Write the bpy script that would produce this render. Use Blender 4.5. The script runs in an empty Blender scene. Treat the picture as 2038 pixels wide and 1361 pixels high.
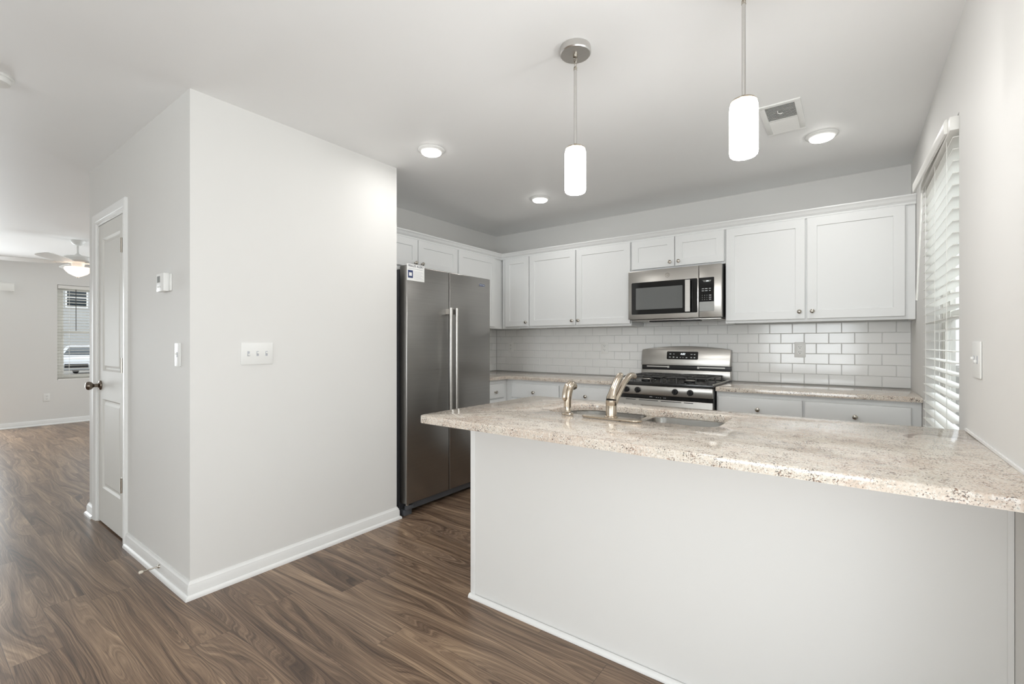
import bpy, bmesh, math, random
from mathutils import Vector, Matrix
random.seed(7)
S = bpy.context.scene
COL = S.collection
R = math.radians
PI = math.pi

# ------------------------------------------------------------------ camera
cam_d = bpy.data.cameras.new('camera'); cam = bpy.data.objects.new('camera', cam_d); COL.objects.link(cam)
cam.location = (3.2622, -4.1243, 1.2181)
cam.rotation_euler = (R(90), 0, 0.6352)
cam_d.sensor_fit = 'HORIZONTAL'; cam_d.sensor_width = 36.0
cam_d.lens = 914.72 / 2038 * 36.0
cam_d.shift_y = 0.00155
cam_d.clip_start = 0.02; cam_d.clip_end = 200
S.camera = cam

# ------------------------------------------------------------------ view, world, daylight
S.view_settings.view_transform = 'Standard'
S.view_settings.look = 'None'
S.view_settings.gamma = 1.0
S.view_settings.use_curve_mapping = False
S.view_settings.exposure = 0.31
W = bpy.data.worlds.new('sky'); S.world = W; W.use_nodes = True
wn = W.node_tree; bg = wn.nodes['Background']
bg.inputs['Color'].default_value = (0.92, 0.96, 1.0, 1); bg.inputs['Strength'].default_value = 1.5

def area(name, loc, rot, sx, sy, power, color=(1, 1, 1)):
    d = bpy.data.lights.new(name, 'AREA'); d.shape = 'RECTANGLE'; d.size = sx; d.size_y = sy
    d.energy = power; d.color = color
    o = bpy.data.objects.new(name, d); COL.objects.link(o); o.location = loc; o.rotation_euler = rot
    return o
# area lamps added outside glazed openings to boost the daylight
area('daylight_patio', (3.80, -3.95, 0.98), (0, R(112), 0), 1.9, 1.7, 28, (0.94, 0.972, 1.0))
area('fill_rear', (2.55, -7.44, 1.25), (R(106), 0, 0), 1.6, 1.5, 57, (0.94, 0.972, 1.0))  # lamp behind the added rear window, fill for peninsula and right wall
area('daylight_kitchen', (4.75, -1.25, 2.75), (0, R(52), 0), 1.2, 1.6, 50, (0.86, 0.93, 1.0))  # hung above the blind window, out of view, to brighten the kitchen
area('fill_den', (-4.2, .26, 1.35), (R(-90), 0, 0), 1.6, 1.4, 40, (0.94, 0.972, 1.0))  # lamp behind an invented window, brightening the far living room wall
area('daylight_living', (-6.64, -4.15, 0.98), (0, R(-92), 0), 1.9, 1.6, 76, (0.92, 0.965, 1.0))

# ------------------------------------------------------------------ mesh helpers
def box(bm, x0, x1, y0, y1, z0, z1):
    r = bmesh.ops.create_cube(bm, size=1.0)
    vs = r['verts']
    sx, sy, sz = x1 - x0, y1 - y0, z1 - z0
    for v in vs:
        v.co = Vector(((x0 + x1) / 2 + v.co.x * sx, (y0 + y1) / 2 + v.co.y * sy, (z0 + z1) / 2 + v.co.z * sz))
    return vs

def basis(d):
    d = Vector(d).normalized()
    a = Vector((0, 0, 1)) if abs(d.z) < 0.9 else Vector((1, 0, 0))
    u = d.cross(a).normalized(); w = d.cross(u).normalized()
    return u, w

def lathe(bm, prof, origin=(0, 0, 0), axis=(0, 0, 1), seg=32):
    """prof: (radius, height along axis)"""
    ax = Vector(axis).normalized(); u, w = basis(ax); o = Vector(origin)
    rings = []
    for (r, h) in prof:
        if r < 1e-6:
            rings.append([bm.verts.new(o + ax * h)])
        else:
            rings.append([bm.verts.new(o + ax * h + (u * math.cos(2 * PI * k / seg) + w * math.sin(2 * PI * k / seg)) * r) for k in range(seg)])
    for a, b in zip(rings, rings[1:]):
        for k in range(seg):
            k2 = (k + 1) % seg
            if len(a) == 1 and len(b) == 1: continue
            if len(a) == 1: bm.faces.new((a[0], b[k], b[k2]))
            elif len(b) == 1: bm.faces.new((a[k], b[0], a[k2]))
            else: bm.faces.new((a[k], b[k], b[k2], a[k2]))
    for rr, rev in ((rings[0], False), (rings[-1], True)):
        if len(rr) > 1: bm.faces.new(rr if not rev else rr[::-1])

def cyl(bm, p0, p1, r0, r1=None, seg=24):
    p0 = Vector(p0); p1 = Vector(p1); r1 = r0 if r1 is None else r1
    lathe(bm, [(r0, 0), (r1, (p1 - p0).length)], p0, p1 - p0, seg)

def tube(bm, pts, rad, seg=14, closed=False, flat=None):
    """sweep a round (or flattened) section along pts; rad: number or list; flat: (u scale, w scale, up vector)"""
    pts = [Vector(p) for p in pts]; n = len(pts)
    rs = rad if isinstance(rad, (list, tuple)) else [rad] * n
    rings = []; prev = None
    for i, p in enumerate(pts):
        if closed: d = (pts[(i + 1) % n] - pts[i - 1]).normalized()
        else: d = (pts[min(i + 1, n - 1)] - pts[max(i - 1, 0)]).normalized()
        if flat: u = (Vector(flat[2]) - d * d.dot(Vector(flat[2]))).normalized()
        elif prev is None: u = basis(d)[0]
        else: u = (prev - d * d.dot(prev)).normalized()
        prev = u; w = d.cross(u)
        fu, fw = (flat[0], flat[1]) if flat else (1, 1)
        rings.append([bm.verts.new(p + (u * math.cos(2 * PI * k / seg) * fu + w * math.sin(2 * PI * k / seg) * fw) * rs[i]) for k in range(seg)])
    pairs = list(zip(rings, rings[1:])) + ([(rings[-1], rings[0])] if closed else [])
    for a, b in pairs:
        for k in range(seg):
            k2 = (k + 1) % seg
            bm.faces.new((a[k], a[k2], b[k2], b[k]))
    if not closed:
        bm.faces.new(rings[0][::-1]); bm.faces.new(rings[-1])

def prism(bm, poly, fn, d0, d1):
    """extrude a 2D polygon between depths d0 and d1; fn(a, b, d) -> xyz"""
    A = [bm.verts.new(fn(a, b, d0)) for a, b in poly]
    B = [bm.verts.new(fn(a, b, d1)) for a, b in poly]
    n = len(poly)
    bm.faces.new(A[::-1]); bm.faces.new(B)
    for k in range(n):
        bm.faces.new((A[k], A[(k + 1) % n], B[(k + 1) % n], B[k]))

def sweep(bm, path, prof, closed=False):
    """profile (outward offset, z) carried along a 2D path with mitred corners; outward = right of travel"""
    path = [Vector(p) for p in path]; n = len(path)
    rings = []
    for i, p in enumerate(path):
        def nrm(a, b):
            d = (b - a).normalized(); return Vector((d.y, -d.x))
        if closed: n0 = nrm(path[i - 1], p); n1 = nrm(p, path[(i + 1) % n])
        else:
            n0 = nrm(path[i - 1], p) if i > 0 else nrm(p, path[1])
            n1 = nrm(p, path[i + 1]) if i < n - 1 else n0
        m = (n0 + n1).normalized(); k = 1 / max(0.2, m.dot(n0))
        rings.append([bm.verts.new((p.x + m.x * k * o, p.y + m.y * k * o, z)) for o, z in prof])
    pairs = list(zip(rings, rings[1:])) + ([(rings[-1], rings[0])] if closed else [])
    q = len(prof)
    for a, b in pairs:
        for k in range(q):
            bm.faces.new((a[k], a[(k + 1) % q], b[(k + 1) % q], b[k]))
    if not closed:
        bm.faces.new(rings[0][::-1]); bm.faces.new(rings[-1])

def rrect(x0, x1, y0, y1, r, n=6):
    out = []
    rr = r if isinstance(r, (list, tuple)) else [r] * 4
    for (cx, cy, a0, q) in ((x1 - rr[0], y1 - rr[0], 0, rr[0]), (x0 + rr[1], y1 - rr[1], 90, rr[1]), (x0 + rr[2], y0 + rr[2], 180, rr[2]), (x1 - rr[3], y0 + rr[3], 270, rr[3])):
        for k in range(n + 1):
            a = R(a0 + 90 * k / n); out.append((cx + q * math.cos(a), cy + q * math.sin(a)))
    return out

def bevel(bm, w, seg=2, ang=40):
    bmesh.ops.recalc_face_normals(bm, faces=bm.faces[:])
    es = [e for e in bm.edges if len(e.link_faces) == 2 and e.calc_face_angle(0) > R(ang)]
    bmesh.ops.bevel(bm, geom=es, offset=w, segments=seg, profile=0.5, affect='EDGES', clamp_overlap=True)

def obj(name, bm, mat, parent=None, bev=0, seg=2, loc=None, smooth=35):
    if bev: bevel(bm, bev, seg)
    bmesh.ops.recalc_face_normals(bm, faces=bm.faces[:])
    me = bpy.data.meshes.new(name); bm.to_mesh(me); bm.free()
    me.materials.append(mat)
    for p in me.polygons: p.use_smooth = True
    me.set_sharp_from_angle(angle=R(smooth))
    o = bpy.data.objects.new(name, me); COL.objects.link(o)
    if parent is not None: o.parent = parent
    if loc: o.location = loc
    return o
B = bmesh.new

def tag(o, label, cat, group=None, kind=None):
    o['label'] = label; o['category'] = cat
    if group: o['group'] = group
    if kind: o['kind'] = kind
    return o
def thing(name, label, cat, loc=(0, 0, 0), rz=0, group=None):
    o = bpy.data.objects.new(name, None); COL.objects.link(o)
    o.location = loc; o.rotation_euler = (0, 0, rz); o.empty_display_size = 0.05
    return tag(o, label, cat, group)
def struct(name, bm, mat, parent=None, label=None, cat=None, bev=0, smooth=35):
    o = obj(name, bm, mat, parent, bev=bev, smooth=smooth)
    if parent is None:
        o['kind'] = 'structure'
        if label: o['label'] = label
        if cat: o['category'] = cat
    return o
def sroot(name, label, cat, loc=(0, 0, 0), rz=0):
    o = thing(name, label, cat, loc, rz); o['kind'] = 'structure'; return o
def copy_tree(o, parent=None):
    c = o.copy(); COL.objects.link(c)
    if parent is not None: c.parent = parent
    for ch in list(o.children): copy_tree(ch, c)
    return c
def text(name, s, size, mat, parent, loc, rot, depth=0.0004, shear=0, sx=1.0, space=1.0, offset=0):
    cu = bpy.data.curves.new(name, 'FONT'); cu.body = s; cu.size = size; cu.extrude = depth; cu.shear = shear
    cu.align_x = 'CENTER'; cu.align_y = 'CENTER'; cu.space_character = space; cu.offset = offset
    t = bpy.data.objects.new(name, cu); COL.objects.link(t)
    dg = bpy.context.evaluated_depsgraph_get(); dg.update()
    me = bpy.data.meshes.new_from_object(t.evaluated_get(dg)); me.name = name
    bpy.data.objects.remove(t); bpy.data.curves.remove(cu)
    me.materials.clear(); me.materials.append(mat)
    o = bpy.data.objects.new(name, me); COL.objects.link(o)
    o.parent = parent; o.location = loc; o.rotation_euler = rot; o.scale = (sx, 1, 1)
    return o

# ------------------------------------------------------------------ materials
def lin(r, g, b):
    f = lambda c: c / 255 / 12.92 if c / 255 <= 0.04045 else ((c / 255 + 0.055) / 1.055) ** 2.4
    return (f(r), f(g), f(b), 1)
class NT:
    def __init__(s, name):
        s.m = bpy.data.materials.new(name); s.m.use_nodes = True; s.t = s.m.node_tree
        s.b = s.t.nodes['Principled BSDF']
    def n(s, typ, **kw):
        nd = s.t.nodes.new(typ)
        for k, v in kw.items():
            if k.startswith('_'): setattr(nd, k[1:], v)
            else: s.set(nd.inputs[int(k[1:])] if k[0] == 'i' and k[1:].isdigit() else nd.inputs[k.replace('__', ' ')], v)
        return nd
    def set(s, sock, v):
        if isinstance(v, bpy.types.NodeSocket): s.t.links.new(v, sock)
        else: sock.default_value = v
    def math(s, op, a, b=0.0, c=0.0):
        nd = s.n('ShaderNodeMath', _operation=op, i0=a, i1=b)
        if op in ('MULTIPLY_ADD', 'SMOOTH_MIN', 'SMOOTH_MAX', 'COMPARE'): s.set(nd.inputs[2], c)
        return nd.outputs[0]
    def mix(s, f, a, b, mode='MIX'):
        nd = s.n('ShaderNodeMix', _data_type='RGBA', _blend_type=mode)
        s.set(nd.inputs[0], f); s.set(nd.inputs[6], a); s.set(nd.inputs[7], b)
        return nd.outputs[2]
    def ramp(s, f, stops, interp='LINEAR'):
        nd = s.n('ShaderNodeValToRGB', i0=f); cr = nd.color_ramp; cr.interpolation = interp
        while len(cr.elements) < len(stops): cr.elements.new(0.5)
        for e, (p, c) in zip(cr.elements, stops):
            e.position = p; e.color = c if len(c) == 4 else (*c, 1)
        return nd.outputs[0]
    def noise(s, vec, scale, detail=3, rough=0.55, dist=0.0):
        nd = s.n('ShaderNodeTexNoise', Vector=vec, Scale=scale, Detail=detail, Roughness=rough, Distortion=dist)
        return nd.outputs[0]
    def pos(s): return s.n('ShaderNodeNewGeometry').outputs['Position']
    def obj(s): return s.n('ShaderNodeTexCoord').outputs['Object']
    def bump(s, h, strength=0.2, dist=0.01):
        nd = s.n('ShaderNodeBump', Height=h, Strength=strength, Distance=dist); s.set(s.b.inputs['Normal'], nd.outputs[0])
    def bs(s, **kw):
        for k, v in kw.items(): s.set(s.b.inputs[k.replace('__', ' ')], v)
        return s

def plain(name, col, rough=0.5, metal=0.0, spec=0.5, bump=None, var=0.02, coat=0.0):
    t = NT(name)
    n = t.noise(t.obj(), 9.0, 3)
    c = t.mix(t.math('MULTIPLY', n, 1.0), tuple(x * (1 - var) for x in col[:3]) + (1,), tuple(min(1, x * (1 + var)) for x in col[:3]) + (1,))
    t.bs(Base__Color=c, Roughness=rough, Metallic=metal)
    t.b.inputs['Specular IOR Level'].default_value = spec
    t.b.inputs['Coat Weight'].default_value = coat
    if bump: t.bump(t.noise(t.obj(), bump[0], 2), bump[1], 0.002)
    return t.m

M = {}
M['wall'] = plain('wall_paint', lin(232, 231, 228), 0.62, spec=0.35, bump=(260, 0.05), var=0.006)
M['ceiling'] = plain('ceiling_paint', lin(245, 245, 244), 0.5, spec=0.4, bump=(200, 0.05), var=0.006)
M['trim'] = plain('white_trim', lin(243, 243, 241), 0.32, var=0.004)
M['cabinet'] = plain('white_cabinet', lin(238, 239, 238), 0.35, var=0.004)
M['doorpaint'] = plain('door_paint', lin(232, 231, 226), 0.55, var=0.004)
M['plastic'] = plain('white_plastic', lin(240, 240, 237), 0.35, var=0.004)
M['blind'] = plain('blind_vinyl', lin(240, 239, 234), 0.4, var=0.004)
M['slotdark'] = plain('dark_slot', lin(45, 44, 42), 0.6)
M['black'] = plain('black_enamel', lin(22, 22, 23), 0.22, coat=0.3)
M['iron'] = plain('cast_iron', lin(58, 58, 57), 0.42, bump=(300, 0.2), spec=0.6)
M['blackglass'] = plain('black_glass', lin(16, 16, 17), 0.06)
M['rubber'] = plain('rubber_tip', lin(232, 224, 210), 0.6)
M['grout'] = plain('grout', lin(208, 208, 206), 0.85)
M['blackplastic'] = plain('black_plastic', lin(30, 30, 31), 0.35)
M['mark'] = plain('white_print', lin(225, 228, 228), 0.5)
M['paper'] = plain('card_paper', lin(240, 240, 238), 0.6)
M['navy'] = plain('navy_print', lin(52, 66, 108), 0.5)
M['ink'] = plain('dark_ink', lin(40, 44, 62), 0.5)
M['greyink'] = plain('grey_ink', lin(188, 190, 196), 0.6)
M['film'] = plain('clear_film', lin(170, 171, 168), 0.3, bump=(60, 0.8))
M['duct'] = plain('duct_grey', lin(165, 166, 164), 0.7)
M['lcd'] = plain('lcd_grey', lin(120, 122, 118), 0.3)

def brushed(name, col, rough, axis='z', aniso=0.6, amt=0.12):
    t = NT(name)
    sc = {'z': (220, 220, 1.5), 'x': (1.5, 220, 220), 'y': (220, 1.5, 220)}[axis]
    mp = t.n('ShaderNodeMapping', Vector=t.obj(), Scale=sc).outputs[0]
    n = t.noise(mp, 1.0, 4, 0.6)
    c = t.mix(n, tuple(x * (1 - amt) for x in col[:3]) + (1,), tuple(x * (1 + amt) for x in col[:3]) + (1,))
    r = t.math('MULTIPLY_ADD', n, 0.10, rough - 0.05)
    t.bs(Base__Color=c, Roughness=r, Metallic=1.0, Anisotropic=aniso)
    t.bump(n, 0.03, 0.001)
    return t.m
M['fridge'] = brushed('fridge_steel', lin(157, 155, 152), 0.30, 'x')
M['steel'] = brushed('range_steel', lin(184, 181, 176), 0.30, 'x')
M['bowl'] = brushed('sink_steel', lin(205, 203, 198), 0.25, 'x')
M['nickel'] = brushed('brushed_nickel', lin(196, 184, 168), 0.24, 'z', 0.3, 0.06)
M['canopy'] = brushed('satin_nickel', lin(208, 206, 203), 0.30, 'x', 0.2, 0.05)
M['chrome'] = plain('polished_nickel', lin(190, 184, 174), 0.14, metal=1.0)
M['bronze'] = plain('dark_nickel', lin(128, 118, 108), 0.2, metal=1.0)
M['fridgeside'] = plain('fridge_side_paint', lin(72, 73, 76), 0.4)
M['fridgegrille'] = plain('fridge_grille_paint', lin(86, 88, 92), 0.4)

def emit(name, col, st):
    t = NT(name); t.bs(Base__Color=col, Roughness=0.3)
    t.set(t.b.inputs['Emission Color'], col); t.b.inputs['Emission Strength'].default_value = st
    return t.m
M['shade'] = emit('lit_opal_glass', (1.0, 0.985, 0.975, 1), 10.0)
M['lens'] = emit('lit_lens', (1.0, 0.98, 0.95, 1), 9.0)
M['fanlight'] = emit('lit_fan_bowl', (1.0, 0.80, 0.64, 1), 1.0)
M['digits'] = emit('lit_digits', (0.9, 0.97, 1.0, 1), 1.2)

def glass_mat():
    t = NT('window_glass'); nt = t.t
    tr = t.n('ShaderNodeBsdfTransparent', Color=(0.97, 0.98, 0.98, 1)); gl = t.n('ShaderNodeBsdfGlossy', Roughness=0.02)
    fr = t.n('ShaderNodeFresnel', IOR=1.35)
    fc = t.math('MULTIPLY', fr.outputs[0], t.math('SUBTRACT', 1.0, t.n('ShaderNodeNewGeometry').outputs['Backfacing']))
    mx = t.n('ShaderNodeMixShader', i0=fc, i1=tr.outputs[0], i2=gl.outputs[0])
    nt.links.new(mx.outputs[0], nt.nodes['Material Output'].inputs['Surface'])
    return t.m
M['glass'] = glass_mat()

def tile_mat():
    t = NT('subway_tile')
    n = t.noise(t.obj(), 2.2, 2)
    c = t.mix(n, lin(243, 243, 241), lin(248, 248, 246))
    t.bs(Base__Color=c, Roughness=0.12); t.bump(t.noise(t.obj(), 14, 2), 0.05, 0.004)
    return t.m
M['tile'] = tile_mat()

def floor_mat():
    t = NT('walnut_planks')
    sep = t.n('ShaderNodeSeparateXYZ', Vector=t.pos()); x, y = sep.outputs[0], sep.outputs[1]
    w, L = 0.150, 1.22
    ys = t.math('DIVIDE', t.math('ADD', y, 3.405 + 0.15 * 40), w)
    row = t.math('FLOOR', ys); fy = t.math('FRACT', ys)
    r1 = t.n('ShaderNodeTexWhiteNoise', _noise_dimensions='1D', W=row).outputs[0]
    xs = t.math('ADD', t.math('DIVIDE', x, L), t.math('MULTIPLY_ADD', r1, 7.31, 30.0))
    cl = t.math('FLOOR', xs); fx = t.math('FRACT', xs)
    idv = t.n('ShaderNodeCombineXYZ', X=row, Y=cl, Z=3.0).outputs[0]
    rc = t.n('ShaderNodeTexWhiteNoise', _noise_dimensions='3D', Vector=idv)
    rs = t.n('ShaderNodeSeparateColor', Color=rc.outputs[1]); ra, rb, rd = rs.outputs[0], rs.outputs[1], rs.outputs[2]
    def vec(kx, ky, kz=9.0):
        return t.n('ShaderNodeCombineXYZ', X=t.math('MULTIPLY_ADD', x, kx, t.math('MULTIPLY', ra, 40.0)),
                   Y=t.math('MULTIPLY_ADD', y, ky, t.math('MULTIPLY', rb, 40.0)), Z=t.math('MULTIPLY', rd, 20.0)).outputs[0]
    # grain lines follow the contours of a smooth stretched field, so they close into cathedral figure in places
    field = t.noise(vec(0.75, 5.5), 1.0, 2, 0.40, 0.25)
    wob = t.noise(vec(3.5, 14.0), 1.0, 2, 0.5)
    gco = t.math('MULTIPLY_ADD', field, 10.5, t.math('MULTIPLY_ADD', y, 30.0, t.math('MULTIPLY', wob, 0.55)))
    def lines(k, kx, detail, rough):
        v2 = t.n('ShaderNodeCombineXYZ', X=t.math('MULTIPLY', gco, k), Y=t.math('MULTIPLY_ADD', x, kx, t.math('MULTIPLY', ra, 30.0)), Z=t.math('MULTIPLY', rd, 30.0)).outputs[0]
        return t.noise(v2, 1.0, detail, rough)
    bands = lines(0.9, 0.8, 3, 0.55)
    streak = lines(5.5, 1.3, 4, 0.70)
    fibre = t.noise(vec(5.0, 420.0), 1.0, 3, 0.65)
    rings = streak
    v = t.math('MULTIPLY', bands, 0.78)
    v = t.math('MULTIPLY_ADD', streak, 0.92, v)
    v = t.math('MULTIPLY_ADD', fibre, 0.55, v)
    v = t.math('ADD', v, t.math('MULTIPLY_ADD', rd, 0.12, -0.665))
    c = t.ramp(v, [(0.15, lin(58, 45, 37)), (0.34, lin(91, 73, 60)), (0.5, lin(124, 103, 86)), (0.66, lin(154, 131, 110)), (0.85, lin(188, 163, 137))])
    tint = t.mix(ra, lin(252, 250, 248), lin(255, 250, 242))
    c = t.mix(1.0, c, tint, 'MULTIPLY')
    ed = t.math('MINIMUM', t.math('MULTIPLY', t.math('MINIMUM', fy, t.math('SUBTRACT', 1.0, fy)), w),
                t.math('MULTIPLY', t.math('MINIMUM', fx, t.math('SUBTRACT', 1.0, fx)), L))
    line = t.math('LESS_THAN', ed, 0.0011)
    c = t.mix(t.math('MULTIPLY', line, 0.55), c, lin(48, 38, 32))
    rough = t.math('MULTIPLY_ADD', streak, 0.14, 0.26)
    t.bs(Base__Color=c, Roughness=rough)
    t.b.inputs['Specular IOR Level'].default_value = 0.5
    h = t.math('SUBTRACT', t.math('ADD', t.math('MULTIPLY', fibre, 0.35), t.math('MULTIPLY', rings, 0.18)), line)
    t.bump(h, 0.16, 0.0025)
    return t.m
M['floor'] = floor_mat()

def granite_mat():
    t = NT('polished_granite'); p = t.pos()
    warp = t.n('ShaderNodeTexNoise', Vector=p, Scale=18.0, Detail=2.0).outputs[1]
    def mask(n, a, b): return t.n('ShaderNodeMapRange', Value=n, i1=a, i2=b, i3=0.0, i4=1.0).outputs[0]
    cloud = t.noise(p, 6.0, 4, 0.62, 0.5)
    drift = t.noise(p, 22.0, 3, 0.6, 0.6)
    fine = t.noise(p, 150.0, 3, 0.6, 0.4)
    fine2 = t.noise(t.n('ShaderNodeVectorMath', _operation='ADD', i0=p, i1=(3.1, 7.7, 1.3)).outputs[0], 115.0, 3, 0.62, 0.6)
    fine3 = t.noise(t.n('ShaderNodeVectorMath', _operation='ADD', i0=p, i1=(9.4, 2.2, 5.9)).outputs[0], 190.0, 2, 0.6, 0.4)
    c = t.ramp(cloud, [(0.30, lin(216, 206, 192)), (0.48, lin(224, 213, 199)), (0.60, lin(217, 201, 186)), (0.74, lin(205, 187, 170))])
    c = t.mix(t.math('MULTIPLY', mask(fine2, .50, .60), .62), c, lin(236, 232, 224))
    c = t.mix(t.math('MULTIPLY', mask(fine, .56, .64), .50), c, lin(188, 167, 148))
    c = t.mix(t.math('MULTIPLY', mask(fine3, .57, .64), .50), c, lin(166, 160, 150))
    # dark mineral specks gathered in drifts
    fine4 = t.noise(t.n('ShaderNodeVectorMath', _operation='ADD', i0=p, i1=(5.3, 1.8, 8.6)).outputs[0], 230.0, 2, 0.55, 0.3)
    dm = mask(t.math('MULTIPLY_ADD', drift, 0.55, fine4), .868, .908)
    dc = t.mix(mask(fine, .47, .55), lin(66, 58, 55), lin(128, 98, 80))
    c = t.mix(t.math('MULTIPLY', dm, 0.85), c, dc)
    # one rusty vein curling across the slab near the window
    d = t.n('ShaderNodeVectorMath', _operation='MULTIPLY_ADD', i0=warp, i1=(0.05, 0.05, 0.0), i2=p).outputs[0]
    sp = t.n('ShaderNodeSeparateXYZ', Vector=d)
    dx = t.math('SUBTRACT', sp.outputs[0], 3.515); dy = t.math('SUBTRACT', sp.outputs[1], -2.105)
    rr = t.math('SQRT', t.math('ADD', t.math('MULTIPLY', dx, dx), t.math('MULTIPLY', dy, dy)))
    vein = t.math('MULTIPLY', t.math('LESS_THAN', t.math('ABSOLUTE', t.math('SUBTRACT', rr, 0.078)), t.math('MULTIPLY', drift, 0.020)), t.math('GREATER_THAN', dy, -0.02))
    c = t.mix(t.math('MULTIPLY', vein, 0.6), c, lin(120, 78, 66))
    t.bs(Base__Color=c, Roughness=0.08)
    t.b.inputs['Specular IOR Level'].default_value = 0.55
    return t.m
M['granite'] = granite_mat()

# ------------------------------------------------------------------ room shell
WX, H = 3.592, 2.4375
LX, NY = -6.42, -7.2            # living-room wall, wall behind the camera
PX, PY1, PY2, PXL = 0.721, -3.270, -2.028, -1.124   # pantry block
TH = 0.115

bm = B(); box(bm, LX - .3, WX + .3, NY - .3, .3, -.12, 0); struct('floor', bm, M['floor'], label='brown walnut plank floor', cat='floor')
bm = B(); box(bm, LX - .3, WX + .3, NY - .3, .3, H, H + .15); struct('ceiling', bm, M['ceiling'], label='smooth pale ceiling', cat='ceiling')
bm = B(); box(bm, LX - TH, -5.05, 0, TH, 0, H); box(bm, -3.35, WX + TH, 0, TH, 0, H); box(bm, -5.05, -3.35, 0, TH, 0, .6); box(bm, -5.05, -3.35, 0, TH, 2.1, H); struct('wall_back', bm, M['wall'], label='pale wall behind the range', cat='wall')

def wall_x(name, x0, x1, y0, y1, holes, label):
    """wall in a plane of constant x, with rectangular holes (y0,y1,z0,z1)"""
    bm = B(); hs = sorted(holes); y = y0
    for (a, b, c, d) in hs:
        if a > y: box(bm, x0, x1, y, a, 0, H)
        if c > 0: box(bm, x0, x1, a, b, 0, c)
        if d < H: box(bm, x0, x1, a, b, d, H)
        y = b
    if y < y1: box(bm, x0, x1, y, y1, 0, H)
    return struct(name, bm, M['wall'], label=label, cat='wall')
WIN_R = (-1.722, -0.775, 0.60, 2.095)
PATIO = (-4.85, -3.05, 0.0, 2.06)
WIN_L = (-2.605, -1.69, 0.655, 2.115)
SLIDE = (-5.02, -3.25, 0.0, 2.03)
wall_x('wall_right', WX, WX + TH, NY - TH, 0, [WIN_R, PATIO], 'pale wall on the right with the blind window')
wall_x('wall_living', LX - TH, LX, NY - TH, 0, [WIN_L, SLIDE], 'pale far wall of the living room')
bm = B()
box(bm, LX, -5.3, NY - TH, NY, 0, H); box(bm, -3.3, 1.7, NY - TH, NY, 0, H); box(bm, -5.3, -3.3, NY - TH, NY, 0, .6); box(bm, -5.3, -3.3, NY - TH, NY, 2.1, H); box(bm, 3.4, WX, NY - TH, NY, 0, H); box(bm, 1.7, 3.4, NY - TH, NY, 0, .6); box(bm, 1.7, 3.4, NY - TH, NY, 2.1, H)
struct('wall_front', bm, M['wall'], label='pale wall facing the kitchen', cat='wall')
bm = B(); box(bm, -TH, 0, PY2, 0, 0, H); struct('wall_left', bm, M['wall'], label='pale wall behind the refrigerator', cat='wall')
# pantry block: its door opening is in the face towards the living room side
DX0, DX1, DZ = -0.915, -0.305, 2.035
bm = B()
box(bm, PXL, DX0, PY1, PY1 + TH, 0, H); box(bm, DX1, PX - TH, PY1, PY1 + TH, 0, H); box(bm, DX0, DX1, PY1, PY1 + TH, DZ, H)
box(bm, PX - TH, PX, PY1, PY2, 0, H); box(bm, 0, PX - TH, PY2 - TH, PY2, 0, H); box(bm, PXL, PXL + TH, PY1 + TH, 0, 0, H)
struct('wall_pantry', bm, M['wall'], label='pale pantry block with a white door', cat='wall')

# baseboards
BASE = [(0, 0), (.026, 0), (.026, .010), (.022, .017), (.014, .021), (.014, .058), (.011, .064), (.011, .069), (.006, .076), (.004, .083), (0, .083)]
def baseboard(name, path, label):
    bm = B(); sweep(bm, path, BASE); return struct(name, bm, M['trim'], label=label, cat='baseboard')
CW = .064
baseboard('baseboard_pantry', [(DX1 + CW + .002, PY1), (PX, PY1), (PX, PY2), (PX - .04, PY2)], 'white baseboard round the pantry corner')
baseboard('baseboard_hall', [(PXL, -.001), (PXL, PY1), (DX0 - CW - .002, PY1)], 'white baseboard left of the pantry door')
baseboard('baseboard_living', [(LX, SLIDE[1] + .05), (LX, 0)], 'white baseboard along the living room wall')
baseboard('baseboard_back', [(LX + .03, 0), (PXL - .03, 0)], 'white baseboard behind the pantry block')

# pantry door with casing, hinges and knob
door = sroot('door_1', 'white two-panel pantry door with casing', 'door', (0, 0, 0))
prof = [(0, 0), (0.004, .010), (.012, .012), (.016, .008), (.022, .012), (.045, .016), (.060, .017), (CW, .013), (CW, 0)]
def casing_path(fn):
    """frame of three mitred mouldings; fn(a outward, h height off wall) around the opening"""
    bm = B(); rings = []
    for corner in range(4):
        ring = []
        for a, h in prof:
            if corner == 0: p = (DX0 - a, 0)
            elif corner == 1: p = (DX0 - a, DZ + a)
            elif corner == 2: p = (DX1 + a, DZ + a)
            else: p = (DX1 + a, 0)
            ring.append(bm.verts.new((p[0], PY1 - h, p[1])))
        rings.append(ring)
    q = len(prof)
    for a, b in zip(rings, rings[1:]):
        for k in range(q): bm.faces.new((a[k], a[(k + 1) % q], b[(k + 1) % q], b[k]))
    bm.faces.new(rings[0]); bm.faces.new(rings[-1][::-1])
    return bm
obj('casing', casing_path(None), M['trim'], door)
bm = B(); JT = .012
box(bm, DX0, DX0 + JT, PY1, PY1 + TH, 0, DZ); box(bm, DX1 - JT, DX1, PY1, PY1 + TH, 0, DZ); box(bm, DX0 + JT, DX1 - JT, PY1, PY1 + TH, DZ - JT, DZ)
box(bm, DX0 + JT, DX0 + JT + .012, PY1 + .04, PY1 + .075, 0, DZ - JT); box(bm, DX1 - JT - .012, DX1 - JT, PY1 + .04, PY1 + .075, 0, DZ - JT)
obj('jamb', bm, M['trim'], door)
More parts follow.
